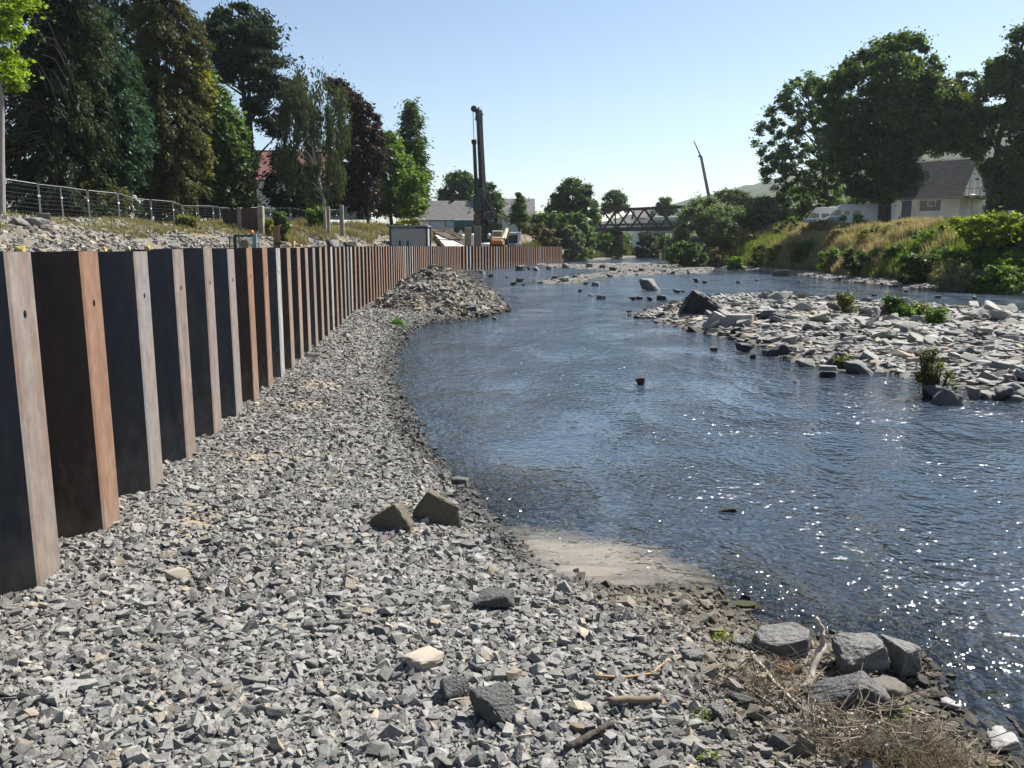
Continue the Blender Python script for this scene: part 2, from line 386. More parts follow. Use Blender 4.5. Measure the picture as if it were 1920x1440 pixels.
# ------------------------------------------------------------------ river
def water_material():
    m = bpy.data.materials.new('river_water'); nt = nodes_of(m); N = nt.nodes.new; L = nt.links.new
    out = N('ShaderNodeOutputMaterial'); geo = N('ShaderNodeNewGeometry'); pos = geo.outputs['Position']
    def nz(scale, detail, st=(1,1,1), rz=0, rough=.5, dist=0):
        mp = N('ShaderNodeMapping'); mp.inputs['Scale'].default_value = st; mp.inputs['Rotation'].default_value = (0, 0, rz)
        L(pos, mp.inputs[0]); t = N('ShaderNodeTexNoise'); t.inputs['Scale'].default_value = scale; t.inputs['Detail'].default_value = detail
        t.inputs['Roughness'].default_value = rough; t.inputs['Distortion'].default_value = dist
        L(mp.outputs[0], t.inputs['Vector']); return t.outputs[0]
    def math_(op, a, b, clamp=False):
        n = N('ShaderNodeMath'); n.operation = op; n.use_clamp = clamp
        for i, v in enumerate((a, b)):
            if isinstance(v, (int, float)): n.inputs[i].default_value = v
            else: L(v, n.inputs[i])
        return n.outputs[0]
    def rng_(v, a, b, c, d):
        n = N('ShaderNodeMapRange'); L(v, n.inputs[0])
        for i, k in enumerate((a, b, c, d)): n.inputs[i+1].default_value = k
        return n.outputs[0]
    patch = rng_(nz(.22, 3, (1, .7, 1), .5, dist=.6), .38, .68, .35, 1.6)
    patch2 = rng_(nz(.75, 3, (1, .5, 1), -.5, dist=.5), .38, .66, .35, 1.35)
    amp = math_('MULTIPLY', patch, patch2)
    h1 = math_('MULTIPLY', nz(1.1, 2, (1, .7, 1), .6, dist=.8), .035)
    h2 = math_('MULTIPLY', nz(4.2, 2, (1, .8, 1), -.5, dist=.5), .10)
    h3 = math_('MULTIPLY', nz(9.5, 1.5, (1, .9, 1), .2, .5), .072)
    fine = math_('MULTIPLY', math_('ADD', h2, h3), amp)
    hsum = math_('ADD', math_('MULTIPLY', h1, rng_(patch, .25, 1.25, .6, 1.1)), fine)
    bp = N('ShaderNodeBump'); bp.inputs['Strength'].default_value = 1; bp.inputs['Distance'].default_value = 1.0; L(hsum, bp.inputs['Height'])
    nrm = bp.outputs[0]
    fr = N('ShaderNodeFresnel'); fr.inputs['IOR'].default_value = 1.42; L(nrm, fr.inputs['Normal'])
    gl = N('ShaderNodeBsdfGlossy'); gl.inputs['Roughness'].default_value = .06; L(nrm, gl.inputs['Normal']); gl.inputs['Color'].default_value = (.95,.97,1,1)
    tr = N('ShaderNodeBsdfTransparent'); tr.inputs['Color'].default_value = (.62,.62,.52,1)
    df = N('ShaderNodeBsdfDiffuse'); df.inputs['Color'].default_value = (.05,.073,.10,1)
    body = N('ShaderNodeMixShader'); dpt = N('ShaderNodeAttribute'); dpt.attribute_name = 'depth'; L(rng_(dpt.outputs['Fac'], .0, .55, .03, .80), body.inputs[0]); L(tr.outputs[0], body.inputs[1]); L(df.outputs[0], body.inputs[2])
    # cloudy plume of stirred-up sediment
    a, b = G(905, 1004), G(1330, 1104); d = (b-a)/np.linalg.norm(b-a); Lh = np.linalg.norm(b-a)/2; c = (a+b)/2; nn = np.array([-d[1], d[0]])
    c = c + nn*(-.0)
    def dot(v2):
        n = N('ShaderNodeVectorMath'); n.operation = 'DOT_PRODUCT'; L(sub.outputs[0], n.inputs[0]); n.inputs[1].default_value = (v2[0], v2[1], 0); return n.outputs['Value']
    sub = N('ShaderNodeVectorMath'); sub.operation = 'SUBTRACT'; L(pos, sub.inputs[0]); sub.inputs[1].default_value = (c[0], c[1], 0)
    u = math_('DIVIDE', dot(d), Lh*1.02); w = math_('DIVIDE', dot(nn), .62)
    q = math_('ADD', math_('MULTIPLY', u, u), math_('MULTIPLY', w, w))
    wob = math_('MULTIPLY', math_('SUBTRACT', nz(2.6, 5, (.5,1.9,1), -math.atan2(d[1], d[0]), .62, .8), .5), 2.4)
    mur = math_('ADD', math_('SUBTRACT', 1.0, q), wob)
    murk = rng_(mur, -.25, 1.1, 0, .88)
    md = N('ShaderNodeBsdfDiffuse'); md.inputs['Color'].default_value = (.235,.20,.15,1)
    b2 = N('ShaderNodeMixShader'); L(murk, b2.inputs[0]); L(body.outputs[0], b2.inputs[1]); L(md.outputs[0], b2.inputs[2])
    mx = N('ShaderNodeMixShader'); L(fr.outputs[0], mx.inputs[0]); L(b2.outputs[0], mx.inputs[1]); L(gl.outputs[0], mx.inputs[2])
    L(mx.outputs[0], out.inputs[0])
    return m
m_ = hh[:-1] if len(hh) == na*nr + 1 else hh
wq = q[(hh[q] < .06).any(1)]
Vw = np.stack([gx, gy, np.zeros(len(gx))], 1)
ok_ = (gx[wq].max(1) < 330) & (gy[wq].max(1) < 350) & (np.hypot(gx[wq[:, 0]], gy[wq[:, 0]]) > 1)
wq = wq[ok_]; used = np.unique(wq); remap = np.full(len(gx), -1); remap[used] = np.arange(len(used))
FLIP = np.cross(Vw[wq[0,1]]-Vw[wq[0,0]], Vw[wq[0,2]]-Vw[wq[0,0]])[2] < 0
river = np_mesh('river', Vw[used], remap[wq][:, ::-1] if FLIP else remap[wq], water_material(), smooth=True)
da = river.data.attributes.new('depth', 'FLOAT', 'POINT'); da.data.foreach_set('value', np.clip(-hh[used], 0, 2).astype(np.float32))
tag(river, 'shallow rippling blue river glittering in the sun', kind='structure')
# ------------------------------------------------------------------ stones
def hull_proto(seed, n=11, angular=True):
    """crushed stone: a skewed block with corners broken off; or a worn pebble"""
    r = np.random.default_rng(seed)
    bm = bmesh.new()
    if angular:
        pts = np.array([(x, y, z) for x in (-1, 1) for y in (-1, 1) for z in (-1, 1)], float)
        pts *= r.uniform(.45, 1.0, (8, 3))
        pts[:, 0] += pts[:, 2]*r.uniform(-.3, .3); pts[:, 1] += pts[:, 0]*r.uniform(-.35, .35)
        pts = np.vstack([pts, r.uniform(-1, 1, (4, 3))*np.array([1.05, 1.05, .95])])
    else:
        pts = r.normal(size=(n+8, 3)); pts /= np.linalg.norm(pts, axis=1, keepdims=True)
    for p in pts: bm.verts.new(p)
    bmesh.ops.convex_hull(bm, input=list(bm.verts))
    bmesh.ops.delete(bm, geom=[v for v in bm.verts if not v.link_faces], context='VERTS')
    bmesh.ops.triangulate(bm, faces=list(bm.faces))
    bm.verts.index_update()
    V = np.array([v.co[:] for v in bm.verts]); Fc = np.array([[v.index for v in f.verts] for f in bm.faces])
    bm.free(); return V, Fc
PROTOS = [hull_proto(100+i, 7 + i % 4) for i in range(30)] + [hull_proto(300+i, 12, False) for i in range(2)]
def rotm(yaw, tilt, yaw2):
    c, s = np.cos, np.sin; n = len(yaw); Z = np.zeros(n); O = np.ones(n)
    Rz = np.stack([c(yaw), -s(yaw), Z, s(yaw), c(yaw), Z, Z, Z, O], 1).reshape(-1, 3, 3)
    Rx = np.stack([O, Z, Z, Z, c(tilt), -s(tilt), Z, s(tilt), c(tilt)], 1).reshape(-1, 3, 3)
    R2 = np.stack([c(yaw2), -s(yaw2), Z, s(yaw2), c(yaw2), Z, Z, Z, O], 1).reshape(-1, 3, 3)
    return Rz @ Rx @ R2
def stones(name, P, S, tilt, C, matr, r, parent=None, label=None, kind='stuff'):
    n = len(P); R = rotm(r.uniform(0, 6.28, n), tilt, r.uniform(0, 6.28, n))
    pid = r.integers(0, len(PROTOS), n); Vs, Fs, Cs = [], [], []; base = 0
    for k, (pv, pf) in enumerate(PROTOS):
        i = np.where(pid == k)[0]
        if not len(i): continue
        v = np.einsum('nij,nvj->nvi', R[i], pv[None]*S[i][:, None, :]) + P[i][:, None, :]
        m = len(pv)
        Vs.append(v.reshape(-1, 3)); Fs.append((pf[None] + (np.arange(len(i))*m)[:, None, None]).reshape(-1, 3) + base)
        Cs.append(np.repeat(C[i], m, 0)); base += len(i)*m
    o = np_mesh(name, np.vstack(Vs), np.vstack(Fs), matr, np.vstack(Cs), parent=parent)
    return tag(o, label, kind=kind)
def stone_cols(n, r, lo=.13, hi=.33, tanp=.1):
    g = r.uniform(lo, hi, n)[:, None]*np.array([1, .975, .90]) * (1 + r.normal(0, .012, (n, 3)))
    t = r.random(n) < tanp
    g[t] = r.uniform(.7, 1.25, t.sum())[:, None]*np.array([.25,.215,.165])
    t = r.random(n) < -1; g[t] = np.array([.24,.14,.085])*r.uniform(.7, 1.2, (t.sum(), 1))
    return np.clip(g, .02, .6)
def fan_points(n, r, y0, y1, x0, x1, p=1.0):
    """points thrown into a trapezoid-shaped strip; p>1 crowds them towards the near end"""
    y = y0 + (y1-y0)*r.random(n)**p; f = x0 + (x1-x0)*r.random(n)
    return f, y

# gravel of the beach between sheet piling and river
r = np.random.default_rng(11)
N_ = 760000
y = 2.8*(40/2.8)**r.random(N_)
x = r.uniform(-8, 5.2, N_)
hh, dL, dR, dI, dF, dW, eP = height(x, y, True)
keep = (dL > -1.3) & (dW < .3) & (np.abs(x) < .72*y + .6)
sand = vnoise(x, y, .5, 8)
ks = np.zeros(N_)
for c, R0 in SANDY: ks = np.maximum(ks, np.exp(-((x-c[0])**2 + ((y-c[1])*.7)**2)/R0**2))
keep &= r.random(N_) > .86*ks
keep &= r.random(N_) < np.clip(1 + dL*.9, .04, 1)
keep &= r.random(N_) < np.clip(y/7.5, .6, 1)
x, y, hh, dL = x[keep], y[keep], hh[keep], dL[keep]
n = len(x)
L_ = np.clip(np.exp(r.normal(np.log(.0178), .47, n)), .008, .060)*(1+.45*sst(8, 30, y))
S = np.stack([L_, L_*r.uniform(.5, .95, n), L_*r.uniform(.25, .65, n)], 1)
rubbly = (x > .4) & (y < 8.5)
S[rubbly] *= r.uniform(.5, 1.15, (rubbly.sum(), 1))
P = np.stack([x, y, hh + S[:, 2]*r.uniform(.0, 1.0, n)], 1)
C = stone_cols(n, r, .10, .235, .05)*np.where(r.random(n) < .1, 1, 1)[:, None]
C *= (.42 + .58*sst(-.02, .5, dL + .08*r.normal(size=n)))[:, None]
brn = np.maximum(sst(.2, 1.2, x - .3)*sst(9.5, 7.5, y)*r.random(n), sst(1.3, .5, dL)*sst(.2, .9, x)*(.5+.5*r.random(n))); C = C*(1-.5*brn[:, None]*np.array([.6,.8,1.1]))
stones('gravel', P, S, np.abs(r.normal(0, .62, n)), C, M_STONE, r, label='loose grey crushed stone covering the beach beside the sheet piles')
print('gravel', n)

# rubble on the soil slope behind the piling
r = np.random.default_rng(12); N_ = 190000
y = 24*(150/24.)**r.random(N_); x = -30 + 32*r.random(N_)
hh, dL, dR, dI, dF, dW, eP = height(x, y, True)
keep = (dW > 1.5) & (eP < .6) & (eP > -11)
dens = np.clip(.3 + 1.2*(vnoise(x, y, .3, 6)-.45) + .4*sst(62, 46, y), .06, 1); keep &= r.random(N_) < dens*1.1
x, y, hh = x[keep], y[keep], hh[keep]; n = len(x)
L_ = np.clip(np.exp(r.normal(np.log(.075), .5, n)), .03, .3)
S = np.stack([L_, L_*r.uniform(.5, .9, n), L_*r.uniform(.3, .7, n)], 1)
stones('rubble', np.stack([x, y, hh + S[:, 2]*.2], 1), S, np.abs(r.normal(0, .5, n)), stone_cols(n, r, .11, .22, .45), M_STONE, r, label='small rubble strewn over the bare soil slope behind the piling')

# small stones of island, riffle and right shore
r = np.random.default_rng(13); N_ = 110000
y = 14*(125/14.)**r.random(N_); x = -6 + 62*r.random(N_)
hh, dL, dR, dI, dF, dW, eP = height(x, y, True)
keep = ((dI > -.5) | ((dF > -.8) & (r.random(N_) < .3)) | ((dR > -.6) & (dR < 4.2)) | ((dL > -1.2) & (dL < 3) & (dW < 0) & (y > 42)) ) & (np.abs(x) < .72*y + 1)
x, y, hh, dI, dR, dF = x[keep], y[keep], hh[keep], dI[keep], dR[keep], dF[keep]; n = len(x)
L_ = np.clip(np.exp(r.normal(np.log(.095), .42, n)), .035, .3)
S = np.stack([L_, L_*r.uniform(.55, .95, n), L_*r.uniform(.14, .4, n)], 1)
C = stone_cols(n, r, .12, .28, .2)
wet = np.maximum(np.maximum(dI, dR), dF)
C *= (.35 + .65*sst(-.2, .35, wet))[:, None]
stones('shingle', np.stack([x, y, hh + S[:, 2]*.35], 1), S, np.abs(r.normal(0, .28, n)), C, M_STONE, r, label='grey slate shingle on the island, the riffles and along the far shore')
print('shingle', n)

# ------------------------------------------------------------------ rocks one can point to
def rock_mesh(seed, kind='block', sub=3, amp=.11):
    """angular block (-1..1), chipped edges and layered faces"""
    r = np.random.default_rng(seed); bm = bmesh.new()
    if kind == 'slab':
        k = 7; a = np.sort(r.uniform(0, 6.28, k) + np.arange(k)*.0)
        for t in np.linspace(0, 6.28, k, endpoint=False) + r.uniform(-.3, .3, k):
            q = r.uniform(.8, 1.05); e = r.uniform(.8, 1.)
            bm.verts.new((math.cos(t)*q, math.sin(t)*q, -1)); bm.verts.new((math.cos(t)*q*e, math.sin(t)*q*e, r.uniform(.6, 1)))
    elif kind == 'wedge':
        for p in [(-1,-.8,-1),(1,-.9,-1),(.9,.8,-1),(-.9,.9,-1),(-.95,-.6,-.1),(.25,-.75,1),(.4,.6,.9),(-.9,.7,.05),(.95,-.7,-.4),(.9,.6,-.3)]:
            bm.verts.new(Vector(p) + Vector(r.uniform(-.09, .09, 3)))
    else:
        pts = r.uniform(-1, 1, (12, 3)); pts /= np.maximum(np.abs(pts).max(1, keepdims=True), .7)
        for p in pts: bm.verts.new(p)
    bmesh.ops.convex_hull(bm, input=list(bm.verts))
    bmesh.ops.delete(bm, geom=[v for v in bm.verts if not v.link_faces], context='VERTS')
    bmesh.ops.dissolve_limit(bm, angle_limit=.2, verts=bm.verts, edges=bm.edges)
    bmesh.ops.bevel(bm, geom=list(bm.edges), offset=.07, segments=1, affect='EDGES', clamp_overlap=True)
    bmesh.ops.triangulate(bm, faces=list(bm.faces))
    bmesh.ops.subdivide_edges(bm, edges=list(bm.edges), cuts=sub, use_grid_fill=True)
    off = Vector(r.uniform(-50, 50, 3))
    for v in bm.verts:
        p = v.co.copy()
        d = mnoise.fractal(p*1.7 + off, .9, 2.1, 4)*amp + mnoise.noise(Vector((p.x*1.2, p.y*1.2, p.z*7)) + off)*amp*.45
        v.co += p.normalized()*d
    me = bpy.data.meshes.new('rock'); bm.to_mesh(me); bm.free(); me.polygons.foreach_set('use_smooth', [True]*len(me.polygons)); me.set_sharp_from_angle(angle=.55); me.update(); return me
ROCKM = {('block', i): rock_mesh(40+i) for i in range(5)}
ROCKM.update({('slab', i): rock_mesh(60+i, 'slab', 3, .09) for i in range(6)})
ROCKM.update({('wedge', i): rock_mesh(80+i, 'wedge') for i in range(3)})
ROCKM[('crag', 0)] = rock_mesh(97, 'wedge', 4, .24)
for me in ROCKM.values(): me.materials.append(M_ROCK)
def put_rock(px, py, wpx, hpx, kind, i, label, m=None, rz=0.0, tilt=(0,0), depth=.8, sink=.12, name='rock', group=None, cat='rock', ground_z=None):
    """rock whose foot meets the ground where the picture shows it; wpx, hpx: its width and height in the picture"""
    g = gnd(px, py) if ground_z is None else np.array([*G(px, py, ground_z), ground_z])
    mpp = g[1]/(F*.985); w = wpx*mpp/2; dep = math.atan2(H-g[2], g[1])
    hz = max(hpx*mpp/2*(1.0 if kind != 'slab' else 1), .01)
    dy = w*depth
    if kind == 'slab': hz = max(hz - dy*math.sin(dep)*.6, hz*.35)
    o = bpy.data.objects.new(name, ROCKM[(kind, i)]); link(o)
    o.location = (g[0], g[1] + dy*.8, g[2] + hz*(1-sink*2)); o.scale = (w, dy, hz); o.rotation_euler = (math.radians(tilt[0]), math.radians(tilt[1]), math.radians(rz))
    if m is not None:
        o.material_slots[0].link = 'OBJECT'; o.material_slots[0].material = m
    return tag(o, label, cat, group)
M_BROWNROCK = mat('brown_slab_stone', (0.105,0.090,0.062), rough=.85, var=.25, vscale=6, bump=.02, bscale=6, objrand=.05)
put_rock(733, 998, 88, 62, 'wedge', 0, 'dark brown upright stone slab on the gravel, dirt heaped on its back', M_BROWNROCK, rz=-8, depth=.45, name='stone_slab')
put_rock(818, 986, 92, 82, 'wedge', 1, 'olive brown pointed stone slab leaning on the gravel beside the water', M_BROWNROCK, rz=190, depth=.4, name='stone_slab')
put_rock(932, 1366, 118, 84, 'block', 0, 'large dark grey rough boulder sunk in the foreground gravel', M_DARKROCK and mat('dark_grey_rock', (0.081,0.081,0.077), rough=.9, var=.35, vscale=9, bump=.03, bscale=7), rz=20, depth=.8, sink=.25, name='boulder')
put_rock(838, 1330, 84, 62, 'block', 1, 'rough grey boulder just behind the dark foreground boulder', MATS['dark_grey_rock'], rz=70, depth=.8, sink=.3, name='boulder')
put_rock(925, 1150, 95, 46, 'block', 2, 'dark flat-faced boulder half buried in the middle of the gravel', MATS['dark_grey_rock'], rz=10, depth=.7, sink=.25, name='boulder')
put_rock(634, 1181, 56, 22, 'slab', 0, 'smooth grey brick shaped stone on the gravel', M_ROCK, rz=12, depth=.4, sink=.1)
put_rock(122, 1308, 96, 34, 'slab', 1, 'flat pale grey slate slab at the lower left of the gravel', mat('pale_slate', (0.223,0.223,0.217), rough=.8, var=.18, vscale=8, bump=.012, bscale=8), rz=15, depth=.75, sink=.1, name='stone_slab')
put_rock(326, 1092, 44, 22, 'block', 3, 'whitish tan stone on the gravel near the rusty pile', mat('whitish_rock', (0.360,0.310,0.248), rough=.8, var=.15, vscale=9, bump=.008), rz=0, depth=.8)
put_rock(790, 1262, 76, 40, 'block', 4, 'whitish broken boulder with an ochre patch in the gravel', MATS['whitish_rock'], rz=40, depth=.8, sink=.2, name='boulder')
put_rock(318, 1344, 44, 20, 'slab', 2, 'oval beige pebble in the lower left gravel', M_TANROCK, depth=.8, name='pebble')
put_rock(205, 1408, 44, 22, 'slab', 3, 'long beige pebble above a round one in the lower left corner', M_TANROCK, rz=20, depth=.6, name='pebble')
put_rock(200, 1436, 32, 20, 'slab', 5, 'round beige pebble at the bottom edge of the gravel', M_TANROCK, depth=.8, name='pebble')
put_rock(424, 1308, 38, 24, 'slab', 4, 'beige grey triangular pebble right of the pale slate slab', M_TANROCK, rz=30, depth=.8, name='pebble')
put_rock(1084, 1378, 50, 26, 'slab', 5, 'brown oblong cobble beside the short broken branch', mat('brown_cobble', (0.174,0.124,0.074), rough=.75, var=.25, vscale=8, second=(0.062,0.050,0.037), sscale=4), rz=-25, depth=.5, name='pebble')
put_rock(863, 916, 44, 26, 'slab', 1, 'dark flat rock jutting into the water left of the sediment plume', mat('grey_wet_rock', (0.099,0.099,0.093), rough=.5, var=.25, vscale=8, bump=.015), rz=5, depth=.7, sink=.1)
# boulders at the lower right shore
put_rock(1478, 1240, 140, 84, 'slab', 3, 'light grey flat topped boulder behind the upright pale stick', mat('shore_slate', (.115,.115,.11), rough=.78, var=.25, vscale=6, bump=.04, bscale=4, second=(0.136,0.124,0.099), sscale=2.5, samt=.5), rz=8, tilt=(6, -4), depth=.7, name='boulder')
put_rock(1618, 1290, 130, 96, 'block', 2, 'grey ribbed slate boulder standing at the edge of the river', MATS['shore_slate'], rz=25, depth=.8, name='boulder')
put_rock(1694, 1280, 112, 84, 'block', 0, 'rounded grey boulder touching the water beside the ribbed one', MATS['shore_slate'], rz=100, depth=.9, name='boulder')
put_rock(1602, 1344, 190, 74, 'wedge', 2, 'long dark slate boulder sloping down in front of the shore boulders', mat('dark_slate', (.07,.07,.07), rough=.7, var=.3, vscale=6, bump=.04, bscale=4), rz=4, depth=.5, name='boulder')
put_rock(1672, 1318, 112, 58, 'slab', 2, 'brownish overhanging boulder with a mossy foot at the waterline', mat('tan_shore_rock', (0.167,0.152,0.124), rough=.8, var=.25, vscale=7, bump=.02), rz=-6, tilt=(0, 8), depth=.6, name='boulder')
put_rock(1395, 1218, 62, 28, 'slab', 4, 'small flat grey rock beside the light flat topped boulder', MATS['shore_slate'], rz=10, depth=.7)
put_rock(1393, 1330, 62, 34, 'slab', 0, 'tilted grey slate plate among the driftwood stones', MATS['shore_slate'], rz=-30, tilt=(12, 0), depth=.4, sink=.1)
put_rock(1408, 1362, 50, 40, 'block', 1, 'pale tan angular rock below the tilted slate plate', M_TANROCK, rz=20, depth=.7)
put_rock(1352, 1360, 56, 34, 'block', 3, 'dull grey rock left of the pale tan one', M_ROCK, rz=60, depth=.8)
put_rock(1510, 1425, 54, 60, 'wedge', 1, 'cream coloured slab standing on edge in the driftwood', M_TANROCK, rz=200, depth=.4)
put_rock(1462, 1408, 50, 40, 'wedge', 0, 'grey slate fragment next to the cream slab', MATS['shore_slate'], rz=160, depth=.5)
put_rock(1300, 1250, 44, 30, 'block', 4, 'brown grey cube shaped rock at the edge of the twigs', M_ROCK, rz=10)
put_rock(1790, 1344, 52, 38, 'slab', 1, 'white wet stone in the shallow water off the driftwood', mat('white_stone', (.20,.195,.18), rough=.6, var=.12, vscale=8), rz=-25, depth=.7)
put_rock(1888, 1422, 80, 40, 'block', 2, 'white boulder at the lower right corner by the river', MATS['white_stone'], rz=15, depth=.7, name='boulder')
put_rock(1878, 1388, 44, 26, 'slab', 4, 'small white stone half under water near the corner', MATS['white_stone'], rz=40, depth=.7)
put_rock(1400, 1146, 62, 22, 'slab', 0, 'moss covered low stone in the water at the beach corner', mat('mossy_rock', (0.087,0.081,0.037), rough=.9, var=.35, vscale=14, bump=.02, bscale=30, second=(0.056,0.074,0.012), sscale=6, samt=.8), depth=.6)
# rocks standing in the river
put_rock(1196, 724, 25, 20, 'block', 1, 'single brown topped stone in the middle of the river', mat('brown_wet_rock', (0.068,0.050,0.040), rough=.5, var=.3, vscale=7, bump=.02), ground_z=-.03, depth=.8, sink=.05)
put_rock(1368, 970, 44, 20, 'block', 2, 'low black stone washed over by the glittering river', M_DARKROCK, ground_z=-.06, depth=.6, sink=.1)
put_rock(1494, 720, 14, 7, 'block', 3, 'tiny black stone in the river before the island', M_DARKROCK, ground_z=-.03)
put_rock(1220, 546, 40, 24, 'block', 0, 'flat topped angular boulder alone in the river above the big black one', mat('two_tone_rock', (0.124,0.112,0.096), rough=.7, var=.25, vscale=4, bump=.03), ground_z=-.05, rz=20, depth=.8, sink=.05, name='boulder')
put_rock(1318, 601, 78, 62, 'crag', 0, 'big black boulder rising at the tip of the stony island', mat('black_rock', (.014,.014,.015), rough=.65, var=.35, vscale=3, bump=.05, bscale=7), ground_z=0, rz=172, depth=.8, sink=.02, name='boulder')
put_rock(1352, 622, 64, 44, 'wedge', 2, 'pale slanting slate slab leaning below the big black boulder', mat('pale_island_slate', (.30,.285,.255), rough=.8, var=.2, vscale=4, bump=.03), ground_z=0, rz=170, depth=.5, name='stone_slab')
put_rock(1392, 612, 66, 28, 'slab', 3, 'broad rounded grey slab right of the pale slanting one', MATS['pale_island_slate'], depth=.7, name='stone_slab')
put_rock(1784, 764, 50, 38, 'wedge', 1, 'dark pointed rock in the water below the water plant', mat('grey_river_rock', (0.105,0.105,0.102), rough=.6, var=.3, vscale=5, bump=.03), ground_z=-.04, rz=190, depth=.7, sink=.04)
put_rock(1762, 754, 56, 34, 'block', 4, 'rounded grey rock behind the dark pointed one', MATS['grey_river_rock'], ground_z=-.04, rz=30, depth=.8, sink=.06)
put_rock(1826, 752, 44, 28, 'block', 0, 'light grey low rock between the pointed rock and the dark round rock', mat('light_river_rock', (0.205,0.198,0.174), rough=.7, var=.25, vscale=5, bump=.03), ground_z=-.04, rz=80, depth=.8, sink=.06)
put_rock(1886, 754, 40, 30, 'block', 2, 'dark round rock at the far right of the river rocks', MATS['grey_river_rock'], ground_z=-.04, rz=10, depth=.8, sink=.06)
put_rock(1856, 752, 46, 18, 'block', 3, 'low tan grey rock left of the dark round rock', MATS['light_river_rock'], ground_z=-.04, rz=40, depth=.8, sink=.1)
put_rock(1910, 754, 30, 16, 'slab', 2, 'flat pale rock at the right picture edge in the river', MATS['light_river_rock'], ground_z=-.02, depth=.8)
put_rock(1398, 662, 34, 20, 'block', 4, 'black boulder in the water off the island front', M_DARKROCK, ground_z=-.04, depth=.8, sink=.05, name='boulder')
put_rock(1412, 674, 14, 12, 'block', 2, 'small black stone in front of the black boulder off the island', M_DARKROCK, ground_z=-.03)
put_rock(1335, 660, 20, 12, 'block', 1, 'brown stone in the water left of the black boulder', MATS['brown_wet_rock'], ground_z=-.03)
put_rock(1464, 668, 58, 26, 'wedge', 0, 'dark sloping boulder at the near edge of the island', M_DARKROCK, ground_z=-.02, rz=5, depth=.6, name='boulder')
put_rock(1512, 690, 36, 18, 'block', 3, 'grey stone in the water before the island edge', MATS['light_river_rock'], ground_z=-.03, depth=.8)
put_rock(1558, 708, 44, 14, 'slab', 4, 'dark lower plate of the two stacked plates at the island edge', M_DARKROCK, ground_z=-.02, depth=.6)
put_rock(1558, 694, 44, 11, 'slab', 1, 'pale upper plate of the two stacked plates at the island edge', MATS['pale_island_slate'], ground_z=.16, depth=.6)
put_rock(1616, 702, 60, 26, 'block', 0, 'broad grey boulder right of the stacked plates', MATS['grey_river_rock'], ground_z=-.02, rz=20, depth=.8, name='boulder')
put_rock(1738, 670, 36, 20, 'wedge', 1, 'dark triangular rock on the middle of the island', M_DARKROCK, depth=.7)
put_rock(1815, 668, 44, 20, 'wedge', 0, 'charcoal rock at the right of the island', MATS['grey_river_rock'], depth=.7)
put_rock(1895, 640, 44, 20, 'block', 4, 'large dull grey boulder at the right end of the island', MATS['grey_river_rock'], depth=.8, name='boulder')
put_rock(1660, 590, 40, 22, 'block', 1, 'tan boulder beside the island plants', MATS['tan_shore_rock'], depth=.8, name='boulder')
put_rock(1455, 563, 30, 18, 'wedge', 2, 'bright white pointed rock on the far edge of the island', MATS['white_stone'], depth=.7)
put_rock(1467, 518, 38, 12, 'slab', 5, 'long brown stone block lying on the far shore', mat('brown_log_stone', (0.099,0.084,0.062), rough=.8, var=.25, vscale=4, bump=.03), depth=.35, rz=4, sink=.02, name='stone_block')
put_rock(1790, 690, 90, 6, 'slab', 0, 'wide flat pale ledge at the near right side of the island', MATS['pale_island_slate'], depth=.35, name='stone_slab', sink=.1)
put_rock(1240, 600, 30, 18, 'wedge', 1, 'black pointed stone left of the big black boulder', M_DARKROCK, ground_z=-.03, depth=.7)
put_rock(1222, 590, 24, 12, 'block', 3, 'low dark stone at the very tip of the island', M_DARKROCK, ground_z=-.03, depth=.7)
put_rock(1180, 586, 12, 5, 'slab', 3, 'small flat stone in open water left of the island tip', M_DARKROCK, ground_z=-.03)
# slabs of the island, copies with their own size and turn
r = np.random.default_rng(21); k = 0
while k < 215:
    px, py = r.uniform(1300, 1960), r.uniform(556, 742)
    g = G(px, py, .25)
    d = sdist(np.array([g]), POLY_I)[0]
    if d < .15 or d > 8: continue
    kind, i = ('slab', int(r.integers(6))) if r.random() < .72 else (('block', int(r.integers(5))) if r.random() < .6 else ('wedge', int(r.integers(3))))
    w = float(np.clip(np.exp(r.normal(np.log(.30), .34)), .14, .55))*min(max(g[1]/30, .6), 1.1); hz = w*r.uniform(.13, .28) if kind == 'slab' else w*r.uniform(.3, .48)
    o = bpy.data.objects.new('slate_stone', ROCKM[(kind, i)]); link(o)
    o.location = (g[0], g[1], hgt(*g) + hz*.6 + .03); o.scale = (w, w*r.uniform(.55, .9), hz)
    o.rotation_euler = (r.normal(0, .24), r.normal(0, .24), r.uniform(0, 6.28))
    o.material_slots[0].link = 'OBJECT'
    q = r.random()
    o.material_slots[0].material = MATS['pale_island_slate'] if q < .55 else (M_ROCK if q < .8 else (MATS['grey_river_rock'] if q < .93 else M_DARKROCK))
    tag(o, 'grey slate stone lying among many others on the stony river island', 'rock', 'slate stones of the river island'); k += 1
